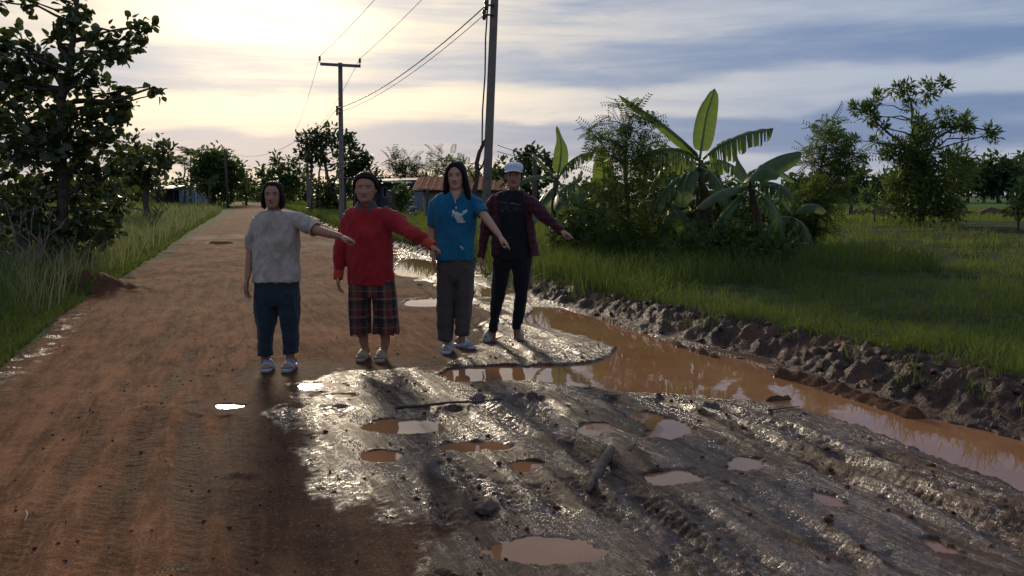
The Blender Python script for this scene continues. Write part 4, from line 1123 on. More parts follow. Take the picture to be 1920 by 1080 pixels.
def hair_f(t):
    o = t.coord('Object')
    n = t.noise(t.scalev(o, (240, 240, 22)), 1.0, 3, .6)
    col = t.mix(n, (.006, .0045, .004), (.020, .013, .010))
    return pbsdf(t, Base_Color=col, Roughness=.5, Normal=t.bump(n, .7, .006), Specular_IOR_Level=.10)
M['hair'] = mat('black_hair', hair_f)

def chain(m, pts, r, seg=8):
    m.tube(pts, r, seg); m.ell(pts[-1], (r[-1] * 1.02,) * 3, 8, 6)
def hand(m, wrist, u, tdir, ndir, kind, s=.92):
    u = Vector(u).normalized(); n = Vector(ndir); n = (n - u * n.dot(u)).normalized()
    t = Vector(tdir); t = (t - u * t.dot(u) - n * t.dot(n)).normalized()
    W0 = Vector(wrist)
    pt = lambda a, b, c: W0 + (u * a + t * b + n * c) * s
    m.tube([pt(-.02, 0, 0), pt(.01, 0, 0), pt(.04, .002, .001), pt(.075, 0, .002), pt(.092, 0, .001)], [(.025 * s, .019 * s), (.026 * s, .018 * s), (.036 * s, .016 * s), (.039 * s, .014 * s), (.034 * s, .010 * s)], 14, ref=t)
    off = (.029, .010, -.010, -.028); ln = (.92, 1.0, .94, .75)
    for i in range(4):
        k = pt(.086, off[i], .001); l = ln[i]
        if kind == 'point' and i == 0:
            chain(m, [k, k + (u * .042 + n * .001) * s, k + (u * .066 - n * .001) * s, k + (u * .086 - n * .005) * s], [.0092 * s, .0085 * s, .0078 * s, .0068 * s])
        elif kind == 'point':
            chain(m, [k, k + (u * .034 * l - n * .010) * s, k + (u * .030 * l - n * .034) * s, k + (u * .006 - n * .036) * s], [.0095 * s, .0092 * s, .0086 * s, .0078 * s])
        else:
            p = k; a = .22 + .06 * i; pts = [k]
            for seg, da in ((.040, .30), (.026, .42), (.021, .3)):
                p = p + (u * math.cos(a) - n * math.sin(a)) * seg * l * s + t * (off[i] * .05); pts.append(p); a += da
            chain(m, pts, [.0092 * s, .0086 * s, .0078 * s, .0068 * s])
    if kind == 'point': chain(m, [pt(.02, .026, -.004), pt(.052, .042, -.012), pt(.076, .034, -.024), pt(.094, .018, -.030)], [.0135 * s, .0115 * s, .0098 * s, .0085 * s])
    else: chain(m, [pt(.02, .026, -.004), pt(.052, .046, -.012), pt(.080, .050, -.020), pt(.100, .046, -.026)], [.0135 * s, .0115 * s, .0095 * s, .008 * s])

def sleeve(m, pts, radii, seg=20, cavity=.035):
    pts = [Vector(p) for p in pts]; rings = []; fr = []
    n = len(pts); ref = Vector((0, -1, 0))
    for i, p in enumerate(pts):
        T = (pts[min(i + 1, n - 1)] - pts[max(i - 1, 0)]).normalized()
        a = (ref - T * ref.dot(T)).normalized(); b = T.cross(a); fr.append((T, a, b))
        rings.append([p + a * radii[i] * math.cos(2 * math.pi * k / seg) + b * radii[i] * math.sin(2 * math.pi * k / seg) for k in range(seg)])
    if cavity:
        T, a, b = fr[-1]; rr = radii[-1] - .012
        for back in (0.0, cavity):
            rings.append([pts[-1] - T * back + a * rr * math.cos(2 * math.pi * k / seg) + b * rr * math.sin(2 * math.pi * k / seg) for k in range(seg)])
    m.rings(rings)

class Person:
    def __init__(s, label, ytoe, xbase):
        s.d = G(xbase, ytoe)[1] + .15
        c = P(xbase, ytoe, s.d)
        s.root = empty('person', (c.x, s.d, 0)); tag(s.root, label, 'person', 'four people pointing at the mud')
        s.O = Vector((c.x, s.d, 0)); s.k = 1 / ppm(s.d * CP + (CAM_H - .8) * SP)     # metres per photo pixel
    def L(s, px, py, dd=0.0): return P(px, py, s.d + dd) - s.O
    def row(s, py, xl, xr, hd, dd=0.0, ns=36, ex=.85):
        a, b = s.L(xl, py, dd), s.L(xr, py, dd); c = (a + b) / 2; w = (b.x - a.x) / 2
        return [c + Vector((w * math.copysign(abs(math.cos(t)) ** ex, math.cos(t)), hd * math.copysign(abs(math.sin(t)) ** ex, math.sin(t)), 0)) for t in [2 * math.pi * k / ns for k in range(ns)]]
    def loft(s, m, rows, shrink=1.0, dsub=0.0, sub=3):
        R0 = []
        rows = [tuple(r) + (0.0,) * (5 - len(r)) for r in rows]
        cols = list(zip(*rows)); n = len(rows)
        for k in range((n - 1) * sub + 1):
            u = k / sub; py, xl, xr, hd, dd = [np.interp(u, range(n), c) for c in cols]
            cx = (xl + xr) / 2; w = (xr - xl) / 2 * shrink
            R0.append(s.row(py, cx - w, cx + w, max(.02, hd * shrink - dsub), dd))
        m.rings(R0)
    def path(s, pts):      # (px, py, dd, half width px)
        return [s.L(p[0], p[1], p[2]) for p in pts], [p[3] * s.k for p in pts]
    def head(s, m, cx, ytop, ychin, turn=0.0, tilt=0.0, nod=0.0, wide=1.0, dd=-.02):
        s.hs = (s.L(cx, ytop).z - s.L(cx, ychin).z) / .222
        chin = s.L(cx, ychin, dd)
        s.HM = Matrix.Translation(chin) @ Matrix.Rotation(math.pi + turn, 4, 'Z') @ Matrix.Rotation(tilt, 4, 'Y') @ Matrix.Rotation(nod, 4, 'X') @ Matrix.Scale(s.hs, 4)
        s.HI = s.HM.inverted()
        m.rings([[s.HM @ v for v in r] for r in head_rings(face=wide)])
        for sx in (-1, 1):
            m.ell(s.HM @ Vector((sx * .073 * wide, -.012, .100)), (.010 * s.hs, .017 * s.hs, .030 * s.hs), 10, 8)
        m.tube([s.HM @ Vector((0, -.012, .06)), s.HM @ Vector((0, -.018, -.02)), s.HM @ Vector((0, -.035, -.085)), s.HM @ Vector((0, -.045, -.14))], [.050 * s.hs, .049 * s.hs, .052 * s.hs, .062 * s.hs], 18)
    def hmb(s, pts): return [s.HM @ Vector(p) for p in pts]
    def foot(s, m, px, py, ang, sz=1.0, lift=.028):
        """px, py: middle of the shoe on the ground; ang: toes turned to +x when positive"""
        g = G(px, py); c = Vector((g[0], g[1], 0)) - Vector((s.O.x, s.O.y, 0))
        F = Matrix.Translation(c) @ Matrix.Rotation(ang, 4, 'Z')
        q = lambda x, y, z: F @ Vector((x * sz, y * sz, z * sz + lift))
        # heel at +y, toes at -y
        rings = []
        for (y, w, z0, z1) in ((.105, .018, .005, .04), (.098, .028, 0, .055), (.07, .032, 0, .070), (.035, .033, 0, .072), (0, .036, 0, .060), (-.035, .040, 0, .046), (-.07, .042, 0, .032), (-.095, .038, .002, .024), (-.110, .028, .004, .018)):
            rings.append([q(w * math.cos(a), y, (z0 + z1) / 2 + (z1 - z0) / 2 * math.sin(a)) for a in [2 * math.pi * k / 16 for k in range(16)]])
        m.rings(rings)
        for i in range(5):
            x = -.030 + i * .0155; L_ = (.0, .006, .008, .004, -.004)[i] if False else -.004 * abs(i - 1.5)
            m.ell(q(x, -.112 - L_, .010), (.0085 * sz, .016 * sz, .009 * sz), 8, 6)
        return F, q
    def sandal(s, F, mt, sz=1.0, th=.028, style='slide', buckle=None):
        m = MB(); rings = []
        for z, k in ((0.002, .96), (.006, 1.0), (th - .004, 1.0), (th, .97)):
            r_ = []
            for i in range(32):
                a = 2 * math.pi * i / 32; cy = math.sin(a); w = .044 + .006 * (-cy) 
                r_.append(F @ Vector((w * sz * k * math.copysign(abs(math.cos(a)) ** .75, math.cos(a)), -.008 * sz + .135 * sz * k * math.copysign(abs(cy) ** .8, cy), z)))
            rings.append(r_)
        m.rings(rings)
        sh = m.build('sandal', mt, s.root)
        b = MB(); prof = []
        y0, y1 = (-.085, -.005) if style != 'clog' else (-.135, .0)
        N = 14
        for j in range(5):
            f = j / 4; y = y0 + (y1 - y0) * f; hgt = (.034 + .030 * f); ww = .049
            if style == 'clog': hgt = .020 + .052 * f ** .6; ww = .046 * (.55 + .45 * min(1, f * 2.2))
            o_, i_ = [], []
            for k in range(N + 1):
                a = math.pi * k / N
                o_.append(F @ Vector((ww * sz * math.cos(a), y * sz + .012 * math.cos(a) * .3, th * .45 + (hgt + th * .55) * sz * math.sin(a) ** .8)))
                i_.append(F @ Vector(((ww - .007) * sz * math.cos(a), y * sz, th * .45 + (hgt + th * .55 - .007) * sz * math.sin(a) ** .8)))
            prof.append(o_ + i_[::-1])
        b.rings(prof)
        st = b.build('strap', mt, sh)
        if buckle is not None:
            bk = MB(); bk.box(F @ Vector((.030 * sz, -.03 * sz, .070 * sz)), (.026, .03, .006), Matrix.Rotation(.7, 3, 'Y')); bk.build('buckle', buckle, sh, smooth=False)
        return sh
    def hair(s, style, wide=1.0):
        def off(t, a, c):
            if style == 'cap': th, bot = .80, .22
            elif style == 'back': th, bot = None, .20
            elif style == 'bob': th, bot = None, .10
            else: th, bot = None, .10
            hl = np.interp(a, [0, 22, 40, 56, 68, 80, 100, 180], [.865, .86, .80, .66, .46, bot + .12, bot, bot])
            if style == 'back': hl = np.interp(a, [0, 24, 44, 60, 76, 92, 110, 130, 180], [.85, .84, .79, .70, .54, .40, .26, .2, .2])
            if style == 'long': hl = np.interp(a, [0, 14, 34, 50, 62, 80, 100, 180], [.86, .84, .74, .56, .32, bot, bot, bot])
            thick = {'cap': .008, 'back': .019, 'bob': .015, 'long': .018}[style]
            thick *= (1.0 if t < .85 else .9)
            e = sstep(-.025, .025, t - hl)
            return float(-.012 + (thick + .012) * e)
        m = MB(); m.rings([[s.HM @ v for v in r] for r in head_rings(off, False, face=wide)])
        h = s.hs
        if style == 'bob':
            for sx in (-1, 1):
                m.tube(s.hmb([(sx * .070, .018, .155), (sx * .080, .020, .11), (sx * .084, .014, .06), (sx * .080, .012, .015), (sx * .068, .012, -.008)]), [(.016 * h, .030 * h), (.018 * h, .036 * h), (.020 * h, .040 * h), (.018 * h, .038 * h), (.008 * h, .026 * h)], 12, ref=(1, 0, 0))
            m.tube(s.hmb([(0, -.05, .17), (0, -.075, .10), (0, -.075, .03), (0, -.06, -.012)]), [(.075 * h, .05 * h), (.084 * h, .045 * h), (.080 * h, .042 * h), (.06 * h, .025 * h)], 16, ref=(1, 0, 0))
        if style == 'long':
            for sx in (-1, 1):
                m.tube(s.hmb([(sx * .055, .035, .185), (sx * .078, .030, .13), (sx * .088, .024, .06), (sx * .094, .022, -.02), (sx * .098, .020, -.085), (sx * .088, .016, -.115)]), [(.016 * h, .030 * h), (.020 * h, .040 * h), (.024 * h, .046 * h), (.027 * h, .046 * h), (.026 * h, .040 * h), (.012 * h, .025 * h)], 12, ref=(1, 0, 0))
            m.tube(s.hmb([(0, -.05, .18), (0, -.078, .10), (0, -.085, 0), (0, -.080, -.09), (0, -.07, -.125)]), [(.08 * h, .05 * h), (.094 * h, .048 * h), (.10 * h, .044 * h), (.10 * h, .036 * h), (.08 * h, .02 * h)], 16, ref=(1, 0, 0))
        if style == 'back':
            m.ell(s.HM @ Vector((0, -.125, .10)), (.036 * h, .030 * h, .036 * h), 14, 10)
            m.ell(s.HM @ Vector((.0, -.01, .222)), (.054 * h, .060 * h, .024 * h), 14, 10)
        if style == 'cap':
            m.tube(s.hmb([(0, -.10, .10), (0, -.13, .06), (0, -.125, -.02), (0, -.11, -.09)]), [.022 * h, .028 * h, .026 * h, .010 * h], 12)
        me = remesh(m, .006, 3)
        displace(me, lambda v: .0035 * noise3(v[:, 0] * 130, v[:, 1] * 130, v[:, 2] * 14, 7) + .003 * noise3(v[:, 0] * 40, v[:, 1] * 40, v[:, 2] * 9, 8))
        return put(me, 'hair', M['hair'], s.root)
    def body(s, m, mt):
        me = remesh(m, .006, 2, .4)
        return put(me, 'body', mt, s.root)
    def cloth(s, m, name, mt, wr, voxel=.0075, smooth=4):
        me = remesh(m, voxel, smooth)
        displace(me, wr)
        return put(me, name, mt, s.root)

def wr_shirt(seed, a=1.0):
    def f(v):
        x, y, z = v[:, 0], v[:, 1], v[:, 2]
        return a * (.009 * noise3(x * 10 + z * 6, y * 8, z * 4.5, seed) + .0075 * noise3(x * 26 - z * 9, y * 22, z * 10, seed + 1) + .0022 * noise3(x * 60, y * 50, z * 24, seed + 2) + .0055 * (np.clip(1 - np.abs(noise3(x * 12 + z * 3, y * 9, z * 2.4 - x * 1.5, seed + 5)) * 2.2, 0, 1) ** 2 - .25) + .004 * (np.clip(1 - np.abs(noise3(x * 14 - z * 9, y * 10, z * 4 + x * 3, seed + 6)) * 2.2, 0, 1) ** 2 - .25))
    return f
def wr_legs(seed, a=1.0):
    def f(v):
        x, y, z = v[:, 0], v[:, 1], v[:, 2]
        return a * (.009 * noise3(x * 22, y * 18, z * 4.0, seed) + .007 * noise3(x * 9, y * 9, z * 26, seed + 1) * sstep(.75, .15, z) + .002 * noise3(x * 55, y * 40, z * 18, seed + 2) + .006 * (np.clip(1 - np.abs(noise3(x * 16, y * 12, z * 2.5 + x * 3, seed + 5)) * 2.2, 0, 1) ** 2 - .25) + .005 * (np.clip(1 - np.abs(noise3(x * 6, y * 6, z * 16 + x * 8, seed + 6)) * 2.2, 0, 1) ** 2 - .25))
    return f
def limb(p, m, pts, seg=14):
    q, r_ = p.path(pts); m.tube(q, r_, seg)

# ---------- 1: beige shirt
p = Person('woman in a mottled beige T-shirt and dark blue trousers, leftmost of the four', 701, 520)
b = MB()
p.head(b, 512.5, 342, 390, turn=.05, tilt=-.02, wide=1.02)
T1 = [(393, 502, 524, .055), (397, 490, 545, .07), (403, 479, 556, .085), (414, 474, 561, .10), (435, 475, 561, .115), (452, 476, 560, .13), (475, 475.5, 560, .125), (500, 475, 561, .13), (528, 475, 563, .135)]
p.loft(b, T1[:], .86, .006); p.loft(b, [(515, 480, 559, .12), (545, 480, 559, .12), (562, 482, 557, .10)], .92)
armR = [(483, 410, 0, 9), (474, 440, 0, 8.6), (470, 470, 0, 8.2), (467, 496, -.03, 7.2), (464, 522, -.07, 5.4)]
armL = [(552, 410, 0, 10.5), (574, 422, -.05, 10), (598, 433, -.12, 9.2), (620, 439, -.19, 7.8), (641, 444, -.27, 5.6)]
limb(p, b, armR); limb(p, b, armL)
hand(b, p.L(463, 524, -.07), Vector((-.05, -.18, -1)), (.1, -1, 0), (-1, .1, 0), 'rest')
hand(b, p.L(642, 444.5, -.27), p.L(674, 457, -.36) - p.L(642, 445, -.27), (-.1, -1, .2), (.25, 0, 1), 'point')
for xl, xk, xa, ya in ((499, 498, 497, 690), (541, 543, 544, 690)):
    limb(p, b, [(xl, 540, 0, 17), (xk, 610, 0, 13), (xk, 640, 0.02, 11.5), (xa, 664, .03, 8.4), (xa, 682, .05, 7.8)])
F1, _ = p.foot(b, 504, 692.5, .10); F2, _ = p.foot(b, 544.5, 692.5, -.04)
SK1 = skin_mat('tan_skin', (.42, .200, .115), [list(r_) for r_ in p.HI], (.20, .075, .055), .0046)
p.body(b, SK1); p.hair('bob', 1.02)
def c_beige(t, o):
    n = t.noise(o, 7, 5, .65, dist=.6); n2 = t.noise(o, 22, 4, .6)
    col = t.mix(t.mapr(n, .38, .62), (.36, .285, .22), (.47, .395, .33))
    col = t.mix(t.math('MULTIPLY', t.mapr(n2, .52, .7), .5), col, (.58, .53, .48))
    x, y, z = t.sep(o)
    q = p.L(513, 420)
    band = t.math('MULTIPLY', ell_mask(t, x, z, q.x, q.z, .10, .016), t.mapr(t.noise(t.scalev(o, (70, 1, 40)), 1, 2), .48, .6))
    return t.mix(t.math('MULTIPLY', band, .45), col, (.42, .22, .18))
M['beige'] = fabric('mottled_beige_cotton', c_beige)
c = MB(); p.loft(c, T1)
sleeve(c, *p.path([(488, 409, 0, 11), (475, 425, 0, 11), (471.5, 447, 0, 9.6), (471, 468, 0, 8.8)]), cavity=.03)
sleeve(c, *p.path([(545, 410, 0, 14), (563, 415, -.03, 14.5), (580, 424, -.07, 14.5), (593, 431, -.10, 14.5)]), cavity=.05)
p.cloth(c, 'shirt', M['beige'], wr_shirt(3))
c = MB(); 
col_c = p.L(513, 395, -.0); c.tube([p.HM @ Vector((0.0, -.03, -.045)), p.HM @ Vector((0, -.032, -.062))], [(.074, .072), (.080, .078)], 24); 
p.cloth(c, 'collar', M['beige'], lambda v: v[:, 0] * 0, .006, 2)
M['navy'] = fabric('dark_blue_cotton', lambda t, o: t.mix(t.noise(o, 9, 3), (.018, .029, .040), (.028, .041, .053)))
c = MB()
p.loft(c, [(516, 479, 560, .115), (540, 478.5, 560.5, .122), (560, 478.5, 561, .118), (572, 479, 560, .10)])
p.loft(c, [(545, 479, 521, .115), (572, 479, 520.5, .105), (600, 481, 517.5, .095), (632, 483, 513, .080), (652, 483.5, 511, .072), (666, 483, 510, .068)])
p.loft(c, [(545, 520, 561, .115), (572, 521, 560.5, .105), (600, 526, 560, .095), (632, 529, 559, .080), (652, 530, 558.5, .072), (663, 530, 558, .068)])
p.cloth(c, 'trousers', M['navy'], wr_legs(13))
M['lilac'] = plain('lilac_foam', (.42, .40, .47), (.36, .34, .40), .55)
M['grey_buckle'] = plain('grey_buckle', (.16, .15, .18), None, .4)
for F in (F1, F2): p.sandal(F, M['lilac'], buckle=M['grey_buckle'])

# ---------- 2: red sweater
p = Person('woman in a red long-sleeved polo and plaid culottes, second from the left', 682, 697)
b = MB()
p.head(b, 686, 327, 379, turn=.02, wide=1.12, nod=-.02)
T2 = [(386, 670, 702, .055), (390, 658, 715, .072), (395, 648, 726, .088), (404, 643, 732, .10), (420, 644, 735, .115), (442, 648, 736, .135), (470, 651, 736, .135), (505, 652, 737, .14), (534, 652, 738, .142)]
p.loft(b, T2, .86, .006); p.loft(b, [(510, 662, 732, .11), (535, 664, 730, .11), (546, 668, 726, .09)], .9)
limb(p, b, [(653, 402, 0, 9), (645, 435, 0, 9), (639, 468, 0, 8.4), (636, 498, -.02, 7), (634, 520, -.05, 5.4)])
limb(p, b, [(724, 403, 0, 10), (748, 421, -.08, 10), (772, 436, -.16, 9), (797, 451, -.24, 6.6), (811, 461, -.28, 5.4)])
hand(b, p.L(634, 519, -.05), Vector((.08, -.25, -1)), (.2, -1, 0), (-1, .1, 0), 'rest', .86)
hand(b, p.L(809, 460, -.28), p.L(829, 475, -.35) - p.L(809, 460, -.28), (-.1, -1, .2), (.4, 0, 1), 'point', .80)
for xh, xk, ya, xa in ((676, 681, 664, 686), (721, 722, 665, 720)):
    limb(p, b, [(xh, 550, 0, 18), (xh, 600, 0, 12), (xk, 628, .02, 9.5), (xk + 1, 640, .03, 8.6), (xa, 657, .04, 6.4), (xa, 668, .05, 6.2)])
F1, _ = p.foot(b, 682, 673.5, -.12); F2, _ = p.foot(b, 715, 674.5, .02)
SK2 = skin_mat('tan_skin', (.43, .205, .117), [list(r_) for r_ in p.HI], (.21, .08, .06), .0030, .0026)
p.body(b, SK2); p.hair('back', 1.12)
M['red'] = fabric('red_jersey', lambda t, o: t.mix(t.mapr(t.noise(o, 6, 3), .35, .65), (.30, .014, .016), (.37, .022, .022)))
M['red_cuff'] = fabric('orange_red_ribbing', lambda t, o: t.mix(t.noise(t.scalev(o, (140, 140, 8)), 1.0, 2), (.44, .040, .024), (.54, .062, .034)))
M['collar_grey'] = fabric('dark_grey_ribbing', lambda t, o: t.mix(t.noise(o, 60, 2), (.060, .050, .062), (.09, .075, .085)))
c = MB(); p.loft(c, T2)
sleeve(c, *p.path([(660, 402, 0, 13), (649, 418, 0, 14), (643.5, 445, 0, 13.6), (639, 475, 0, 13), (636.5, 500, -.02, 11.8), (635, 510, -.03, 9.8)]), cavity=.0)
sleeve(c, *p.path([(715, 402, 0, 17), (733, 410, -.03, 18), (752, 423, -.09, 17), (775, 438, -.17, 14.5), (794, 450, -.23, 11.5), (800, 454, -.25, 9.6)]), cavity=.0)
sw = p.cloth(c, 'sweater', M['red'], wr_shirt(23, 1.15))
for pts in ([(635.5, 507, -.03, 9.6), (634.5, 516, -.04, 9.4), (634, 524, -.05, 9.0)], [(798, 452.5, -.24, 9.8), (805, 457, -.26, 9.6), (813, 462.5, -.285, 9.4)]):
    c = MB(); sleeve(c, *p.path(pts), cavity=.02); put(remesh(c, .006, 2), 'cuff', M['red_cuff'], p.root)
# polo collar: two folded wings and a band
c = MB()
for sx in (-1, 1):
    A = [(sx * .006, .058, -.060), (sx * .042, .066, -.084), (sx * .082, .030, -.066), (sx * .092, -.030, -.040), (sx * .066, -.085, -.030), (0, -.108, -.026)]
    Bq = [(sx * .024, .038, -.026), (sx * .046, .030, -.006), (sx * .062, .006, .004), (sx * .066, -.030, .008), (sx * .048, -.070, .010), (0, -.088, .012)]
    rings = []
    for a_, b_ in zip(A, Bq):
        a_, b_ = p.HM @ Vector(a_), p.HM @ Vector(b_); o_ = Vector((0, -.009, .006)); rings.append([a_, b_, b_ + o_, a_ + o_])
    c.rings(rings)
put(remesh(c, .005, 2), 'collar', M['collar_grey'], p.root)
def c_plaid(t, o):
    x, y, z = t.sep(o)
    u = t.math('FRACT', t.math('MULTIPLY', t.math('ADD', x, t.math('MULTIPLY', y, .5)), 1 / .125)); v = t.math('FRACT', t.math('MULTIPLY', z, 1 / .150))
    band = lambda q, a, b_, e=.03: t.math('MULTIPLY', t.mapr(q, a - e, a + e), t.math('SUBTRACT', 1.0, t.mapr(q, b_ - e, b_ + e)))
    col = t.mix(.5, (.085, .048, .036), (.095, .055, .042))
    col = t.mix(t.math('MULTIPLY', band(v, .58, .84), .8), col, (.17, .022, .022))
    col = t.mix(t.math('MULTIPLY', band(u, .12, .42), .72), col, (.012, .010, .014))
    col = t.mix(t.math('MULTIPLY', band(v, .16, .40), .62), col, (.016, .013, .016))
    for q, a in ((u, .56), (u, .66), (v, .46), (v, .52), (v, .92)):
        col = t.mix(t.math('MULTIPLY', band(q, a - .016, a + .016, .012), .55), col, (.34, .22, .13))
    col = t.mix(t.math('MULTIPLY', band(u, .82, .92), .6), col, (.22, .026, .024))
    return col
M['plaid'] = fabric('plaid_cotton', c_plaid)
c = MB()
p.loft(c, [(524, 655, 740, .125), (545, 654, 741, .135), (556, 654, 742, .125)])
p.loft(c, [(535, 654, 699, .125), (556, 654, 695, .13), (590, 654, 693.5, .125), (612, 654.5, 693.5, .125), (626, 655, 693.5, .125)])
p.loft(c, [(535, 693, 741, .125), (556, 698.5, 743, .13), (590, 700, 746, .125), (612, 700, 748, .125), (624.5, 699.5, 749.5, .125)])
def wr_cul(v):
    x, y, z = v[:, 0], v[:, 1], v[:, 2]; ang = x * 1.0 + y * .3
    return (.009 * np.sin(ang * 95 + 2.5 * noise3(x * 6, y * 6, z * 4, 31)) * sstep(.62, .30, z) + .005 * noise3(x * 24, y * 20, z * 5, 32))
p.cloth(c, 'culottes', M['plaid'], wr_cul)
M['olive_foam'] = plain('olive_cream_foam', (.40, .35, .22), (.34, .30, .19), .6)
for F in (F1, F2): p.sandal(F, M['olive_foam'])

# ---------- 3: blue shirt
p = Person('woman in a teal blue shirt with white print, dark shoulder-length hair, third from the left', 667, 857)
b = MB()
p.head(b, 856.5, 306, 355, turn=-.10, tilt=.06, wide=1.02)
T3 = [(357, 842, 872, .05), (360, 832, 880, .068), (364, 820, 888, .08), (372, 812, 895, .095), (388, 811, 896, .112), (404, 813, 895, .132), (425, 816, 892, .122), (448, 818, 890, .122), (468, 817.5, 890, .130), (487, 817, 891, .134)]
p.loft(b, T3, .86, .006); p.loft(b, [(470, 825, 884, .10), (495, 825, 884, .10), (505, 830, 880, .09)], .9)
b.tube([p.L(856, 352, -.02), p.L(855.5, 362, -.058), p.L(854.5, 369, -.082), p.L(853.5, 376, -.104)], [(.066, .05), (.05, .04), (.030, .026), (.006, .012)], 14, ref=(1, 0, 0))
limb(p, b, [(820, 376, 0, 8.6), (812, 402, .01, 8.4), (810.5, 428, .02, 7.8), (811, 455, -.01, 6.6), (812, 480, -.05, 5.0)])
limb(p, b, [(888, 376, 0, 9), (900, 394, -.07, 9), (914, 412, -.16, 8.2), (926, 428, -.24, 6.8), (937, 442, -.31, 5.0)])
hand(b, p.L(812.5, 480, -.05), Vector((.05, -.12, -1)), (.4, -1, 0), (-1, -.1, 0), 'rest', .92)
hand(b, p.L(937.5, 443, -.31), p.L(960, 469, -.40) - p.L(937, 442, -.31), (-.3, -1, -.1), (.8, -.2, .6), 'point', .95)
for xh, xk, xa in ((837, 836, 837), (870, 868, 866)):
    limb(p, b, [(xh, 500, 0, 16), (xk, 570, 0, 12), (xk, 605, .02, 10), (xa, 632 if xa < 850 else 626, .03, 7), (xa, 650 if xa < 850 else 642, .05, 6.2)])
F1, _ = p.foot(b, 839.5, 659.5, -.08, .96); F2, _ = p.foot(b, 869, 651.5, .75, .96)
SK3 = skin_mat('light_tan_skin', (.52, .275, .17), [list(r_) for r_ in p.HI], (.30, .10, .08), .0040, .0026, smile=9.0)
p.body(b, SK3); p.hair('long', 1.02)
def c_blue(t, o):
    x, y, z = t.sep(o)
    col = t.mix(t.mapr(t.noise(o, 6, 3), .35, .65), (.006, .105, .185), (.010, .130, .220))
    front = t.math('LESS_THAN', y, -.03)
    mk = None
    for (cx, cy, a, b_) in ((861, 405, 7.0, 6.5), (864, 411, 6.5, 6), (857.5, 400, 4.5, 3.5), (852, 397, 3.0, 4), (866, 414.5, 8, 2.6), (872, 397, 3.2, 3), (876, 394.5, 2.0, 3), (850.5, 403.5, 2, 1.5), (868.5, 401, 2.5, 1.5), (857, 389, 1.5, 2.5), (866, 461, 2.2, 1.6), (869, 464, 1.6, 2.4), (864.5, 459, 1.2, 1.2)):
        q = p.L(cx, cy); e = ell_mask(t, x, z, q.x, q.z, a * p.k, b_ * p.k, .85, 1.1)
        mk = e if mk is None else t.math('MAXIMUM', mk, e)
    mk = t.math('MULTIPLY', mk, front)
    holes = t.mapr(t.noise(o, 55, 2), .60, .66)
    mk = t.math('MULTIPLY', mk, t.math('SUBTRACT', 1.0, t.math('MULTIPLY', holes, .8)))
    return t.mix(t.math('MULTIPLY', mk, .9), col, (.62, .58, .50))
M['blue'] = fabric('teal_blue_jersey', c_blue)
c = MB(); p.loft(c, T3)
sleeve(c, *p.path([(828, 374, 0, 11), (816, 383, 0, 11.5), (811.5, 402, 0, 10.4), (811, 424, 0, 9.8)]), cavity=.03)
sleeve(c, *p.path([(882, 376, 0, 13), (892, 383, -.03, 13), (899, 392, -.07, 12.6), (906, 402, -.11, 12.2)]), cavity=.03)
sh3 = p.cloth(c, 'shirt', M['blue'], wr_shirt(43))
# v-neck opening: skin-coloured inset, dark facing and a white zip pull
c = MB(); q0 = [p.L(845, 358.5, -.108), p.L(869, 358.5, -.108), p.L(853.5, 375.5, -.128)]
M['zip_white'] = plain('white_zip_pull', (.7, .7, .7), None, .4)
M['dark_facing'] = plain('dark_neck_facing', (.010, .030, .055), None, .8)
c = MB(); c.tube([p.L(853, 374, -.118), p.L(853.5, 381, -.135)], [.0035, .0035], 8); c.build('zip_pull', M['zip_white'], p.root)
M['brown_grey'] = fabric('grey_brown_cotton', lambda t, o: t.mix(t.noise(o, 9, 3), (.062, .050, .043), (.088, .072, .062)))
c = MB()
p.loft(c, [(478, 820, 889, .115), (500, 818.5, 890, .122), (518, 819, 889, .115), (528, 820, 888, .10)])
p.loft(c, [(500, 818.5, 855, .115), (525, 818.5, 854.5, .110), (560, 819, 853, .10), (595, 819.5, 850.5, .09), (625, 820, 848.5, .082), (637, 820.5, 848, .078)])
p.loft(c, [(500, 852, 890, .115), (525, 854, 889, .110), (560, 854.5, 886, .10), (595, 854, 882.5, .09), (615, 853.5, 880, .082), (627, 853.5, 879, .078)])
p.cloth(c, 'trousers', M['brown_grey'], wr_legs(53))
M['ice_foam'] = plain('pale_blue_foam', (.46, .49, .55), (.40, .43, .49), .55)
for F in (F1, F2): p.sandal(F, M['ice_foam'])

# ---------- 4: cap and maroon jacket
p = Person('woman in a white cap and open maroon shirt over black clothes, rightmost of the four', 646, 946)
b = MB()
p.head(b, 963.5, 306, 352.5, turn=-.03, wide=.98, nod=-.03)
T4 = [(356, 950, 977, .05), (360, 940, 984, .066), (365, 932, 988, .08), (376, 926, 992, .10), (395, 925, 994, .122), (415, 926, 995, .130), (440, 926, 995, .122), (465, 925, 996, .126), (486, 925, 997, .13)]
p.loft(b, T4, .84, .008)
limb(p, b, [(925, 374, 0, 8), (916, 402, 0, 8.2), (909, 440, 0, 7.4), (904, 465, -.04, 6), (902, 483, -.07, 4.8)])
limb(p, b, [(985, 374, 0, 9), (1003, 388, -.07, 9), (1022, 406, -.14, 8.2), (1040, 421, -.2, 6.4), (1053, 432, -.25, 4.8)])
hand(b, p.L(901.5, 483, -.07), Vector((.02, -.15, -1)), (.3, -1, 0), (-1, 0, 0), 'rest', .88)
hand(b, p.L(1053, 433, -.25), p.L(1076, 446, -.34) - p.L(1053, 433, -.25), (-.1, -1, .1), (.3, 0, 1), 'point', .95)
limb(p, b, [(940, 490, 0, 14), (933, 550, 0, 10), (926, 600, .02, 7.6), (924, 626, .04, 6.4), (922, 640, .05, 6.4)])
limb(p, b, [(978, 490, 0, 14), (977, 550, 0, 10), (971, 600, .02, 7.6), (969, 622, .04, 6.4), (970, 636, .05, 6.4)])
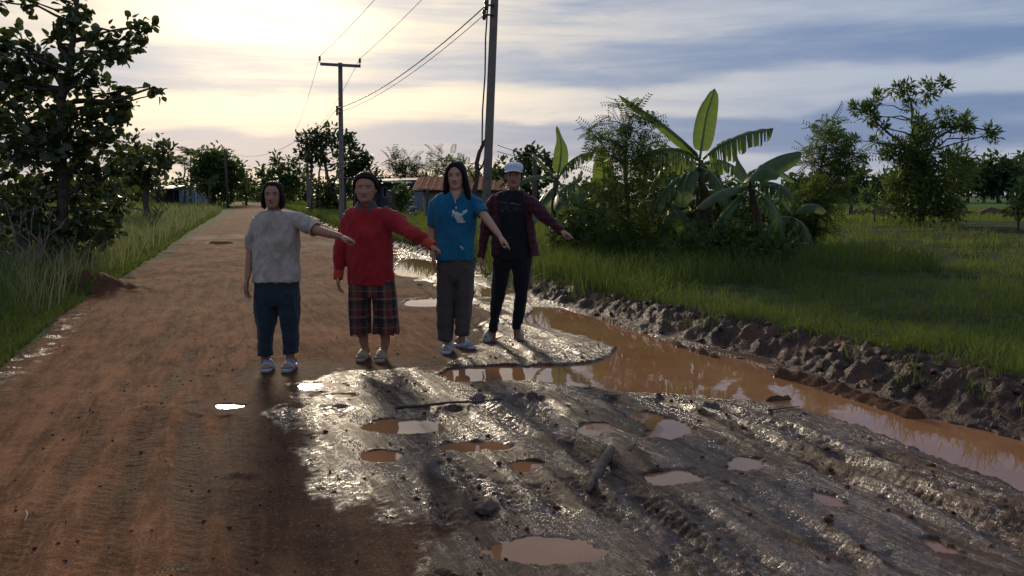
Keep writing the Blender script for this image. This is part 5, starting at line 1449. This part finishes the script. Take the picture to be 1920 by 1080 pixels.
F1, _ = p.foot(b, 917.5, 638, -.22, .96, .045); F2, _ = p.foot(b, 972, 634.5, .10, .96, .045)
SK4 = skin_mat('tan_skin', (.43, .21, .125), [list(r_) for r_ in p.HI], (.26, .07, .06), .0036, .0028, smile=8.0)
p.body(b, SK4); p.hair('cap', .98)
# cap
M['cap_white'] = None
def c_cap(t, o):
    x, y, z = t.sep(o); q = p.L(963, 313)
    col = t.mix(t.noise(o, 30, 3), (.60, .60, .64), (.70, .70, .73))
    mk = t.math('MULTIPLY', ell_mask(t, x, z, q.x, q.z, .040, .020, .8, 1.2), t.mapr(t.noise(t.scalev(o, (42, 42, 60)), 1.0, 2, .5, dist=1.2), .52, .58))
    mk = t.math('MULTIPLY', mk, t.math('LESS_THAN', y, -.08))
    return t.mix(t.math('MULTIPLY', mk, .8), col, (.20, .22, .33))
M['cap_white'] = fabric('white_cap_cloth', c_cap, .8)
c = MB(); rings = []
for t_, g in ((.70, 1.0), (.74, 1.03), (.80, 1.04), (.88, 1.03), (.95, .95), (1.0, .75), (1.035, .48), (1.055, .18), (1.058, .04)):
    w, f_, bk = .0835, .102, -.112
    r_ = []
    for i in range(40):
        a = 2 * math.pi * i / 40
        r_.append(p.HM @ Vector((w * g * math.cos(a), (f_ + bk) / 2 + (f_ - bk) / 2 * g * math.sin(a), t_ * .222)))
    rings.append(r_)
c.rings(rings); me = remesh(c, .005, 2); cap = put(me, 'cap', M['cap_white'], p.root)
c = MB(); rings = []
for j in range(9):
    f_ = j / 8; y = .062 + .098 * f_
    hwid = .080 * math.sqrt(max(.03, 1 - (max(0, f_ - .1) / .92) ** 2.6))
    top, bot = [], []
    for i in range(13):
        u = -1 + 2 * i / 12; x = u * hwid
        z = .166 - .012 * f_ - 3.2 * x * x
        top.append(p.HM @ Vector((x, y, z + .003))); bot.append(p.HM @ Vector((x, y, z - .003)))
    rings.append(top + bot[::-1])
c.rings(rings); c.build('brim', M['cap_white'], cap)
def c_tee(t, o):
    x, y, z = t.sep(o); col = t.mix(t.noise(o, 8, 3), (.008, .008, .010), (.014, .014, .017))
    q1, q2 = p.L(959, 381), p.L(957, 391)
    arc = t.math('SUBTRACT', z, t.math('MULTIPLY', t.math('SUBTRACT', x, q1.x), -.12))
    l1 = t.math('MULTIPLY', ell_mask(t, x, arc, q1.x, q1.z, .105, .008), t.mapr(t.noise(t.scalev(o, (20, 1, 60)), 1, 2), .4, .6))
    l2 = t.math('MULTIPLY', ell_mask(t, x, z, q2.x, q2.z, .115, .034), t.mapr(t.noise(t.scalev(o, (26, 1, 130)), 1, 2), .53, .62))
    fr = t.math('LESS_THAN', y, -.03)
    col = t.mix(t.math('MULTIPLY', t.math('MULTIPLY', l1, fr), .5), col, (.22, .25, .28))
    return t.mix(t.math('MULTIPLY', t.math('MULTIPLY', l2, fr), .35), col, (.12, .16, .20))
M['black_tee'] = fabric('black_cotton', c_tee)
M['black'] = fabric('black_denim', lambda t, o: t.mix(t.noise(o, 9, 3), (.007, .007, .009), (.013, .013, .016)))
c = MB(); p.loft(c, T4, .97); p.cloth(c, 'shirt', M['black_tee'], wr_shirt(63, .8))
c = MB()
p.loft(c, [(478, 925, 997, .110), (490, 924, 997, .112), (502, 925, 995, .10)])
p.loft(c, [(486, 924, 961, .108), (513, 922.5, 954, .095), (552, 920.5, 949, .082), (591, 917.5, 939, .062), (612, 916, 934.5, .052), (621, 915.5, 933, .048)])
p.loft(c, [(486, 958, 997, .108), (513, 960.5, 995, .095), (552, 965, 990, .082), (591, 963, 985, .062), (610, 960.5, 978, .052), (617, 959.5, 976.5, .048)])
p.cloth(c, 'trousers', M['black'], wr_legs(73, .9))
def c_maroon(t, o):
    x, y, z = t.sep(o)
    u = t.math('FRACT', t.math('MULTIPLY', x, 1 / .062)); v = t.math('FRACT', t.math('MULTIPLY', z, 1 / .066))
    s1 = t.math('LESS_THAN', u, .35); s2 = t.math('LESS_THAN', v, .35)
    col = t.mix(t.noise(o, 8, 3), (.066, .011, .015), (.088, .015, .020))
    col = t.mix(t.math('MULTIPLY', s1, .5), col, (.018, .009, .014)); col = t.mix(t.math('MULTIPLY', s2, .5), col, (.016, .009, .014))
    return t.mix(t.math('MULTIPLY', t.math('LESS_THAN', t.math('ABSOLUTE', t.math('SUBTRACT', v, .6)), .03), .35), col, (.20, .07, .09))
M['maroon'] = fabric('maroon_plaid_cotton', c_maroon)
c = MB(); rings = []
J = [(357, 944, 982, .070), (362, 930, 989, .086), (370, 922, 994, .105), (385, 920, 997, .126), (410, 921, 1000, .140), (435, 921, 1004, .140), (460, 920, 1009, .145), (481, 919, 1014, .150)]
cols = list(zip(*J))
for k in range(22):
    u = k / 21 * 7; py, xl, xr, hd = [np.interp(u, range(8), q) for q in cols]
    a, bq = p.L(xl, py), p.L(xr, py); cc = (a + bq) / 2; w = (bq.x - a.x) / 2
    g0 = math.radians(np.interp(u, [0, 1, 7], [52, 44, 40]))        # half angle of the open front
    out, inn = [], []
    for i in range(40):
        th = -math.pi / 2 + g0 + (2 * math.pi - 2 * g0) * i / 39
        out.append(cc + Vector((w * math.cos(th), hd * math.sin(th), 0))); inn.append(cc + Vector(((w - .016) * math.cos(th), (hd - .016) * math.sin(th), 0)))
    rings.append(out + inn[::-1])
c.rings(rings)
sleeve(c, *p.path([(933, 373, 0, 12), (922, 383, 0, 12.5), (915, 405, 0, 11.6), (909.5, 435, 0, 10.6), (905, 462, -.03, 8.6), (902, 484, -.07, 6.8)]), cavity=.03)
sleeve(c, *p.path([(980, 374, 0, 14), (996, 382, -.04, 14.5), (1012, 397, -.10, 13), (1030, 413, -.16, 11), (1047, 428, -.22, 8.6), (1055, 434, -.25, 7.4)]), cavity=.03)
p.cloth(c, 'jacket', M['maroon'], wr_shirt(83), voxel=.0065)
M['cream_clog'] = plain('cream_rubber', (.44, .39, .31), (.34, .29, .22), .6)
for F in (F1, F2): p.sandal(F, M['cream_clog'], .98, .045, 'clog')
# ------------------------------------------------------------------ power poles and wires
def pole(label, d, base_px, top_px, r0, r1, arm=None, bracket=None, hid=1.2, conduit=False, band_py=None):
    bp = P(base_px[0], base_px[1], d); z0 = gz(bp.x, d)
    root = empty('power_pole', (bp.x, d, z0)); tag(root, label, 'power pole', 'power poles along the road'); O = Vector(root.location)
    t = P(top_px[0], top_px[1], d) - O
    m = MB(); n = 8
    for a, b in ((0, 1),):
        rings = []
        for i in range(n + 1):
            f = i / n; c = Vector((0, 0, -.3)).lerp(t, f); w = r0 + (r1 - r0) * f; ch = w * .25
            rings.append([c + Vector(q) for q in ((w - ch, -w, 0), (w, -w + ch, 0), (w, w - ch, 0), (w - ch, w, 0), (-w + ch, w, 0), (-w, w - ch, 0), (-w, -w + ch, 0), (-w + ch, -w, 0))])
        m.rings(rings)
    m.build('post', M['concrete'], root, smooth=False)
    tips = []
    if arm:
        for (ax0, ax1, py) in arm:
            a, b = P(ax0, py[0], d) - O, P(ax1, py[1], d) - O
            mid = (a + b) / 2 + Vector((0, -r1 - .05, 0)); L = (b - a).length
            cr = MB().box(mid, (L, .09, .10), Matrix.Rotation(-math.atan2((b - a).z, (b - a).x), 3, 'Y')).build('crossarm', M['steel'], root, smooth=False)
            for q in (a, b):
                q = q + Vector((0, -r1 - .05, .05)); q.x += .05 if q is a else -.02
                mi = MB(); mi.tube([q, q + Vector((0, 0, .06)), q + Vector((0, 0, .10)), q + Vector((0, 0, .13)), q + Vector((0, 0, .20)), q + Vector((0, 0, .24))], [.018, .018, .055, .035, .05, .02], 10)
                mi.build('insulator', M['ceramic'], root); tips.append(O + q + Vector((0, 0, .22)))
    if bracket:
        for (bx, by) in bracket:
            q = P(bx, by, d) - O
            mi = MB(); ax = t * (q.z / t.z)
            mi.tube([Vector((ax.x, -r0, q.z)), Vector((q.x, -r0 - .02, q.z))], [.02, .02], 8); mi.tube([Vector((q.x, -r0 - .02, q.z - .10)), Vector((q.x, -r0 - .02, q.z - .03)), Vector((q.x, -r0 - .02, q.z)), Vector((q.x, -r0 - .02, q.z + .06)), Vector((q.x, -r0 - .02, q.z + .10))], [.03, .05, .03, .05, .03], 8)
            mi.build('bracket', M['ceramic'], root); tips.append(O + Vector((q.x, -r0 - .02, q.z)))
    if conduit:
        ax = lambda z: t * (z / t.z)
        pts = [ax(z) + Vector((-r0 - .03 - (.02 if i % 2 else 0), -.05, 0)) for i, z in enumerate(np.linspace(2.2, t.z - .1, 8))]
        MB().tube(pts, .016, 6).build('cable', M['wire'], root)
    if band_py:
        for by in band_py:
            q = P(top_px[0], by, d) - O; ax = t * (q.z / t.z)
            MB().tube([ax + Vector((.02, -r0 - .005, 0)), ax + Vector((.02, -r0 - .02, 0))], .018, 8).build('bolt', M['steel'], root)
    return root, tips
near_pole, nt = pole('tall near concrete power pole leaning slightly behind the woman in blue', 18.0, (907, 480), (936, -215), .096, .070, arm=[(885, 985, (-185, -182))], bracket=[(912, 12), (908, 30)], conduit=True, band_py=(333, 365))
mid_pole, mt_ = pole('middle concrete power pole with a T crossarm above the woman in red', 32.0, (641, 440), (638, 118), .088, .07, arm=[(602, 677, (121, 125))], bracket=[(633, 204), (633, 212)])
far_pole, ft = pole('farthest concrete power pole with a crossarm beside the spreading tree', 62.0, (580, 400), (573, 248), .11, .09, arm=[(556, 592, (250, 251))], bracket=[(560, 262)])
def m_pole2():
    bp = P(428, 380, 88); root = empty('wooden_pole', (bp.x, 88, gz(bp.x, 88))); tag(root, 'thin bare wooden pole right of the round tree', 'pole')
    t = P(421, 281, 88) - Vector(root.location); MB().tube([(0, 0, -.2), t * .5, t], [.15, .13, .11], 8).build('post', M['bark'], root)
    return Vector(root.location) + t
thin_top = m_pole2()
hid = P(1003, 288, 30); hb = empty('wooden_pole', (hid.x, 30, gz(hid.x, 30))); tag(hb, 'wooden service pole mostly hidden in the leaves right of the white cap', 'pole')
MB().tube([(0, 0, -.2), hid - Vector(hb.location)], [.09, .07], 8).build('post', M['bark'], hb)
def wire(label, a, b, sag, r0=.008):
    a, b = Vector(a), Vector(b); n = 24
    pts = [a.lerp(b, i / n) - Vector((0, 0, sag * 4 * (i / n) * (1 - i / n))) for i in range(n + 1)]
    o = MB().tube(pts, r0, 5).build('power_line', M['wire']); tag(o, label, 'wire', 'overhead wires')
    return o
wire('upper left wire from the near pole to the middle pole', mt_[0], nt[0], .15)
wire('upper right wire from the near pole to the middle pole', mt_[1], nt[1], .15)
wire('lower bundle of wire sagging between near and middle pole', mt_[2], nt[2], .30, .013)
wire('second lower wire just beneath the sagging bundle', mt_[3], nt[3], .28)
wire('left wire from the middle pole to the farthest pole', mt_[0], ft[0], .3)
wire('right wire from the middle pole to the farthest pole', mt_[1], ft[1], .3)
wire('low wire from the middle pole to the farthest pole', mt_[2], ft[2], .3)
wire('thin wire from the farthest pole to the thin wooden pole', ft[2], thin_top, .9, .016)
PR = P(933, 272, 18) ; PR2 = P(933, 284, 18)
wire('upper service wire running right from the near pole', PR, hid, .05); wire('lower service wire running right from the near pole', PR2, hid - Vector((0, 0, .12)), .05)
bd = P(533, 262, 72)
t_ = MB(); t_.ell(bd, (.11, .06, .06), 10, 8); t_.tube([bd + Vector((.08, 0, 0)), bd + Vector((.26, 0, -.03))], [(.03, .02), (.03, .008)], 6); t_.ell(bd + Vector((-.11, 0, .04)), (.045, .04, .04), 8, 6); t_.tube([bd + Vector((-.15, 0, .04)), bd + Vector((-.19, 0, .03))], [.012, .002], 5)
wz_ = ft[2].lerp(thin_top, .30)
tag(t_.build('bird', M['wire']), 'small dark bird perched on the thin wire', 'bird')
bpos = None
for o_ in (bpy.data.objects['bird'],):
    f = .31; q = ft[2].lerp(thin_top, f) - Vector((0, 0, .9 * 4 * f * (1 - f))); o_.location = q - bd + Vector((0, 0, .075))

# ------------------------------------------------------------------ houses
M['metal_grey'] = plain('grey_roof_sheet', (.20, .21, .22), (.30, .31, .32), .5, 3, .2, .4, .3)
M['metal_dark'] = plain('dark_roof_sheet', (.030, .034, .042), (.055, .060, .068), .5, 3, .2)
M['roof_red'] = plain('red_brown_roof', (.12, .050, .038), (.16, .07, .05), .7, 3)
M['rust'] = plain('rusty_pink_roof_sheet', (.52, .25, .14), (.40, .17, .085), .95, 2.5, .3, .05)
M['wall_blue'] = plain('blue_grey_paint', (.17, .21, .27), (.21, .25, .31), .8, 2)
M['wall_grey'] = plain('grey_render', (.30, .30, .28), (.22, .22, .21), .9, 2, .3)
M['wall_slate'] = plain('slate_blue_wall', (.085, .105, .13), (.11, .13, .15), .85, 2)
M['shade'] = plain('shade_dark_timber', (.028, .024, .022), (.045, .038, .033), .9, 3)  # near-black timber; shade inside the open sheds is put into its colour
M['white_trim'] = plain('white_paint', (.62, .63, .64), (.5, .51, .52), .6, 3)
M['glass'] = plain('window_glass', (.03, .035, .045), None, .08, 3, 0, .6)
def bxp(name, mt, parent, O, x0, x1, z0, z1, d0, d1, smooth=False):
    c = Vector(((x0 + x1) / 2, (d0 + d1) / 2, (z0 + z1) / 2)) - O
    return MB().box(c, (x1 - x0, d1 - d0, z1 - z0)).build(name, mt, parent, smooth)
def px_x(px, d): return (px - 960) / FPX * (d * CP + CAM_H * SP - .1)
def px_z(py, d): return P(960, py, d).z
def window(parent, O, x0, x1, z0, z1, dfront, bars=1):
    fr = MB(); th = (x1 - x0) * .12
    for a in ((x0, x0 + th, z0, z1), (x1 - th, x1, z0, z1), (x0 + th, x1 - th, z1 - th, z1), (x0 + th, x1 - th, z0, z0 + th)):
        fr.box(Vector(((a[0] + a[1]) / 2, dfront - .04, (a[2] + a[3]) / 2)) - O, (a[1] - a[0], .08, a[3] - a[2]))
    for k in range(bars): 
        xm = x0 + (x1 - x0) * (k + 1) / (bars + 1); fr.box(Vector((xm, dfront - .035, (z0 + z1) / 2)) - O, (th * .7, .06, z1 - z0 - 2 * th))
    w = fr.build('window', M['white_trim'], parent, smooth=False)
    bxp('pane', M['glass'], w, O, x0 + th, x1 - th, z0 + th, z1 - th, dfront - .02, dfront + .02)
def slab(mb, O, pts, th):
    """sloping sheet through four points (front-left, front-right, back-right, back-left)"""
    q = [Vector(a) - O for a in pts]; n = (q[1] - q[0]).cross(q[3] - q[0]).normalized()
    mb.add(q + [a + n * th for a in q], [(3, 2, 1, 0), (4, 5, 6, 7), (0, 1, 5, 4), (1, 2, 6, 5), (2, 3, 7, 6), (3, 0, 4, 7)])
# blue-grey hut on the left
d = 112.0; X0 = px_x(335, d); root = empty('hut', (X0, d, gz(X0, d))); O = Vector(root.location)
tag(root, 'small blue-grey hut with white window and long open lean-to', 'house')
x0, x1 = px_x(336, d), px_x(371, d); zt = px_z(352, d)
bxp('wall', M['wall_blue'], root, O, x0, x1, O.z - .2, zt, d, d + 4)
window(root, O, px_x(343.5, d), px_x(353.5, d), px_z(366, d), px_z(356, d), d)
bxp('door_frame', M['white_trim'], root, O, px_x(367.5, d), px_x(369.5, d), O.z, px_z(354.5, d), d - .08, d - .02)
m = MB(); slab(m, O, [(px_x(328, d), d - .6, px_z(353.5, d)), (px_x(374, d), d - .6, px_z(347.5, d)), (px_x(374, d), d + 4.5, px_z(344, d)), (px_x(328, d), d + 4.5, px_z(350, d))], .10); m.build('roof', M['roof_red'], root, smooth=False)
lt = MB(); xa, xb = px_x(274, d), px_x(334, d)
n = 7
for i in range(n):
    a, b = xa + (xb - xa) * i / n, xa + (xb - xa) * (i + 1) / n - .03
    m = MB(); slab(m, O, [(a, d - 1.2, px_z(354, d)), (b, d - 1.2, px_z(354, d)), (b, d + 3, px_z(347.5, d)), (a, d + 3, px_z(347.5, d))], .05); m.build('roof_sheet', M['metal_grey'], root, smooth=False)
for px in (277, 295, 313, 331): bxp('post', M['shade'], root, O, px_x(px, d) - .07, px_x(px, d) + .07, O.z - .2, px_z(354.5, d), d - 1.0, d - .86)
bxp('back_wall', M['shade'], root, O, xa + .2, xb, O.z - .1, px_z(356, d), d + 2.6, d + 2.75)
# dark-roofed house in the middle
d = 60.0; X0 = px_x(715, d); root = empty('house', (X0, d, gz(X0, d))); O = Vector(root.location)
tag(root, 'low house with dark roof and slate walls behind the woman in red', 'house')
bxp('wall', M['wall_slate'], root, O, px_x(697, d), px_x(776, d), O.z - .2, px_z(344, d), d, d + 6)
window(root, O, px_x(718, d), px_x(726.5, d), px_z(370, d), px_z(351, d), d, 0)
bxp('door', M['shade'], root, O, px_x(731, d), px_x(739, d), O.z, px_z(350, d), d - .07, d - .02)
for i in range(8):
    a = px_x(690, d) + (px_x(784, d) - px_x(690, d)) * i / 8; b = px_x(690, d) + (px_x(784, d) - px_x(690, d)) * (i + 1) / 8 - .02
    s_ = (px_z(343, d) - px_z(338, d)) / 8
    m = MB(); slab(m, O, [(a, d - 1.0, px_z(342, d) - s_ * i * .5), (b, d - 1.0, px_z(342, d) - s_ * (i + 1) * .5), (b, d + 6.2, px_z(334, d) - s_ * (i + 1) * .5), (a, d + 6.2, px_z(334, d) - s_ * i * .5)], .07); m.build('roof_sheet', M['metal_dark'], root, smooth=False)
m = MB(); slab(m, O, [(px_x(706, d), d - 1.1, px_z(340.5, d)), (px_x(777, d), d - 1.1, px_z(344, d)), (px_x(777, d), d - 1.02, px_z(342.5, d)), (px_x(706, d), d - 1.02, px_z(339, d))], .03); m.build('fascia', M['white_trim'], root, smooth=False)
# open dark shed left of it
d = 57.0; X0 = px_x(670, d); root = empty('open_shed', (X0, d, gz(X0, d))); O = Vector(root.location); tag(root, 'dark open-fronted shed behind the middle power pole', 'shed')
bxp('back_wall', M['shade'], root, O, px_x(644, d), px_x(700, d), O.z - .2, px_z(336, d), d + 3.4, d + 3.6)
bxp('side_wall', M['shade'], root, O, px_x(697, d), px_x(699, d), O.z - .2, px_z(337, d), d + .2, d + 3.4)
for px in (647, 665, 684, 699): bxp('post', M['bark'], root, O, px_x(px, d) - .06, px_x(px, d) + .06, O.z - .2, px_z(335, d), d, d + .12)
for i in range(5):
    a = px_x(641, d) + (px_x(704, d) - px_x(641, d)) * i / 5; b = a + (px_x(704, d) - px_x(641, d)) / 5 - .02
    m = MB(); slab(m, O, [(a, d - .6, px_z(335, d)), (b, d - .6, px_z(335, d)), (b, d + 4, px_z(329, d)), (a, d + 4, px_z(329, d))], .06); m.build('roof_sheet', M['metal_dark'], root, smooth=False)
# shed with the rusty roof
d = 44.0; X0 = px_x(860, d); root = empty('rusty_shed', (X0, d, gz(X0, d))); O = Vector(root.location); tag(root, 'long low shed with pinkish rusty sheet roof behind the two right-hand women', 'shed')
xa, xb = px_x(776, d), px_x(952, d)
bxp('wall', M['wall_grey'], root, O, px_x(794, d), px_x(946, d), O.z - .2, px_z(356, d), d, d + 4)
N = 14
RND = np.random.default_rng(77)
for i in range(N):
    a = xa + (xb - xa) * i / N; b = xa + (xb - xa) * (i + 1) / N + .03
    z1 = px_z(357, d) + RND.normal(0, .015) ; z2 = px_z(331, d) + RND.normal(0, .012); lift = .012 * (i % 2)
    m = MB(); K = 6
    for k in range(K):
        u0, u1 = a + (b - a) * k / K, a + (b - a) * (k + 1) / K; h0, h1 = .025 * (k % 2), .025 * ((k + 1) % 2)
        slab(m, O, [(u0, d - .7, z1 + h0 + lift), (u1, d - .7, z1 + h1 + lift), (u1, d + 2.2, z2 + h1 + lift), (u0, d + 2.2, z2 + h0 + lift)], .012)
    sh = m.build('roof_sheet', M['rust'], root, smooth=False)
    if i: MB().box(Vector((a + .01, d + .72, (z1 + z2) / 2 + .06)) - O, (.05, 3.0, .05), Matrix.Rotation(math.atan2(z2 - z1, 2.9), 3, 'X')).build('seam', M['rust'], root, smooth=False)
bxp('eave_beam', M['shade'], root, O, xa + .1, xb - .1, px_z(359.5, d), px_z(357.5, d), d - .55, d - .45)
m = MB(); slab(m, O, [(xa, d + 2.25, px_z(331, d)), (xb, d + 2.25, px_z(331, d)), (xb, d + 5, px_z(357, d)), (xa, d + 5, px_z(357, d))], .03); m.build('back_roof', M['rust'], root, smooth=False)
# leaning stake, garden post, heap and fence
def stake(name, label, d, a, b, r0, mt, cat):
    A, B = P(a[0], a[1], d), P(b[0], b[1], d - .1); z0 = gz(A.x, d); root = empty(name, (A.x, d, z0)); tag(root, label, cat)
    O = Vector(root.location); rr = np.random.default_rng(int(a[0]))
    q = bent((0, 0, -.1), B - O, rr, 5, .02); MB().tube(q, [r0, r0, r0 * .95, r0 * .9, r0 * .85, r0 * .7], 8).build('shaft', mt, root)
stake('leaning_stake', 'dark stake leaning against the grey wall of the rusty shed', 41, (797, 392), (803, 352), .05, M['wood_dark'], 'stake')
stake('garden_post', 'thick brown post in the yard beside the small round bush', 50, (737, 390), (737, 354), .13, M['bark'], 'post')
stake('field_post', 'short dark post at the edge of the rice field', 48, (1597, 395), (1597, 366), .12, M['bark'], 'post')
for k, (px, lb) in enumerate(((1540, 'thin fence stake left of the dark field post'), (1660, 'thin fence stake right of the dark field post'))): stake('fence_stake', lb, 50, (px, 392), (px + 1, 374), .05, M['bark'], 'stake')
hp = P(772, 385, 46); pts = [(hp.x + RND.normal(0, .35), 46 + RND.normal(0, .2), gz(hp.x, 46) + abs(RND.normal(.25, .2))) for _ in range(22)]
M['pale_junk'] = plain('pale_grey_rubble', (.32, .32, .32), (.12, .12, .12), .6, 5)
lumps('rubble_heap', pts, RND.uniform(.06, .2, 22), M['pale_junk'], 'pale grey heap at the left end of the rusty shed', 88)
# low earth bund before the rice field
m = MB(); r_ = np.random.default_rng(9); rings = []
for i in range(60):
    x = 14 + i * .75; y = 56 + .6 * math.sin(i * .4); h_ = .42 + .1 * r_.normal(); z0 = gz(x, y) - .1
    rings.append([Vector((x, y - .7, z0)), Vector((x, y - .25, z0 + h_)), Vector((x, y + .3, z0 + h_ * .9)), Vector((x, y + .8, z0))])
tag(m.rings(rings).build('bund', M['bank']), 'low dark earth bund in front of the rice field', 'bund')

# curved bare trunk beside the near pole
d = 21.0; A = P(884, 460, d); z0 = gz(A.x, d); root = empty('bare_tree', (A.x, d, z0)); tag(root, 'bare curved reddish trunk beside the near power pole', 'tree'); O = Vector(root.location)
pts = [Vector((0, 0, -.1))] + [P(px, py, d) - O for px, py in ((886, 400), (886, 370), (892, 345), (895, 325), (894, 305), (899, 285), (908, 266), (918, 250))]
MB().tube(pts, [.075, .07, .066, .062, .058, .054, .05, .045, .03], 10).build('trunk', M['wood_dark'], root)
m = MB(); m.tube([pts[4], pts[4] + Vector((.14, 0, .22)), pts[4] + Vector((.2, .1, .5))], [.03, .022, .01], 6); m.tube([pts[3], pts[3] + Vector((-.1, 0, .25)), pts[3] + Vector((-.22, .1, .45))], [.025, .018, .008], 6); m.build('branch', M['wood_dark'], root)
rr = np.random.default_rng(91); n = 46; pp = np.array([P(904, 318, d)[:], P(880, 330, d)[:]])[rr.integers(0, 2, n)] - np.array(O) + rr.normal(0, .13, (n, 3))
cr = link('crown', leaf_mesh('crown', 'oval', pp, rr.normal(0, 1, (n, 3)), np.array([0, 0, 1.]) + rr.normal(0, .5, (n, 3)), rr.uniform(.08, .15, n), M['leaf_mid'], rr.uniform(0, 1, n)), root); cr['kind'] = 'stuff'

# ------------------------------------------------------------------ things lying on the road
def on_ground(px, py, z=0.0):
    g = G(px, py); return Vector((g[0], g[1], gz(*g) + z))
# short broken log
a, b_ = on_ground(1102, 922), on_ground(1146, 862)
a.z += .022; b_.z += .04
root = MB(); rr = np.random.default_rng(17); pts = bent(a, b_, rr, 8, .006)
rad = [.013, .022, .026, .027, .028, .029, .030, .031, .027]
root.tube(pts, [(q * rr.uniform(.85, 1.1), q * rr.uniform(.7, .95)) for q in rad], 12)
M['log'] = plain('weathered_log', (.10, .062, .042), (.20, .14, .10), .7, 22, 1.0, .35, 0, 60, .02)
lg = root.build('log', M['log']); tag(lg, 'short broken log lying in the mud left of the pinkish puddle', 'log')
# mud-caked stone
c = on_ground(915, 948); v = ICO_V.copy()
bm = bmesh.new(); bmesh.ops.create_icosphere(bm, subdivisions=4, radius=1); v = np.array([q.co[:] for q in bm.verts]); f = np.array([[q.index for q in t.verts] for t in bm.faces]); bm.free()
v = v * (1 + .22 * noise3(v[:, 0] * 1.5, v[:, 1] * 1.5, v[:, 2] * 1.5, 5) + .12 * noise3(v[:, 0] * 4, v[:, 1] * 4, v[:, 2] * 4, 6))[:, None] * np.array([.052, .05, .034])
me = np_mesh('clod', v, tris=f, mats=[M['log']]); o = link('clod', me, None, c + Vector((0, 0, .018))); tag(o, 'single fist-sized dark clod in the foreground mud', 'clod')
# twigs
M['straw'] = plain('dry_straw', (.42, .33, .20), (.30, .22, .13), .7)
def twig(label, pts, r0, mt, name='twig', j=.01):
    q = [on_ground(px, py, .012 + (e[0] if e else 0)) for (px, py, *e) in pts]; rr = np.random.default_rng(int(pts[0][0])); out = []
    for a, b in zip(q[:-1], q[1:]): out += bent(a, b, rr, 4, j)[:-1]
    out.append(q[-1]); o = MB().tube(out, [r0 * (1 - .6 * i / (len(out) - 1)) for i in range(len(out))], 7).build(name, mt); tag(o, label, 'twig')
twig('long thin dark twig lying across the mud above the oval puddle', [(740, 772, .022), (942, 754, .022)], .012, M['wood_dark'])
twig('short dark twig on the shore of the long puddle', [(1095, 732), (1118, 726)], .006, M['wood_dark'])
twig('upright dark splinter sticking out above the short log', [(1190, 846), (1196, 836, .05)], .006, M['wood_dark'])
twig('dark sliver of wood on the mud below the long puddle', [(1440, 772), (1500, 760)], .006, M['wood_dark'])
twig('curved pale straw on the dry road at the lower left', [(46, 986), (52, 976, .01), (50, 966)], .004, M['straw'])
# green leaf sprig at the bottom edge
c = on_ground(318, 1072); rr = np.random.default_rng(3); root = empty('leaf_sprig', c); tag(root, 'fresh green feathery sprig at the bottom edge of the road', 'sprig')
MB().tube([(-.05, -.02, .01), (0, 0, .018), (.055, .025, .02)], [.0025, .002, .001], 6).build('stalk', M['banana_rib'], root)
for i in range(12):
    f_ = -.8 + 1.7 * i / 11; s_ = 1 if i % 2 else -1
    me = leaf_mesh('leaf', 'lance', np.array([[.05 * f_, .022 * f_, .018]]), np.array([[.6, s_ * .9, rr.uniform(.1, .6)]]), np.array([[0, -.3, 1.]]), np.array([.030]), M['leaf_bright'], np.array([rr.uniform(.4, 1)])); link('leaf', me, root)
# pale lumps whose colour stands in for wet glints along the left edge
pts, szs = [], []
for k in range(60):
    y = float(rr.uniform(5.2, 10.5)); x = float(f_left(y)) + rr.normal(.05, .14); s_ = rr.uniform(.004, .013); pts.append((x, y, gz(x, y) + s_ * .3)); szs.append(s_)
M['glint_speck'] = plain('pale_glint_colour', (.42, .40, .37), (.25, .23, .21), .5)
lumps('glint_specks', pts, szs, M['glint_speck'], 'scattered pale lumps standing in for wet glints along the left edge of the road', 92, ic=ICO1)
pts, szs = [], []
for k in range(900):
    y = float(np.exp(rr.uniform(math.log(2.9), math.log(14)))); x = float(f_left(y)) + rr.uniform(.2, 3.6); s_ = .0025 + .008 * rr.uniform() ** 2; pts.append((x, y, gz(x, y) + s_ * .2)); szs.append(s_)
lumps('gravel', pts, szs, M['soil'], 'loose laterite gravel scattered over the dry road', 94, ic=ICO1)
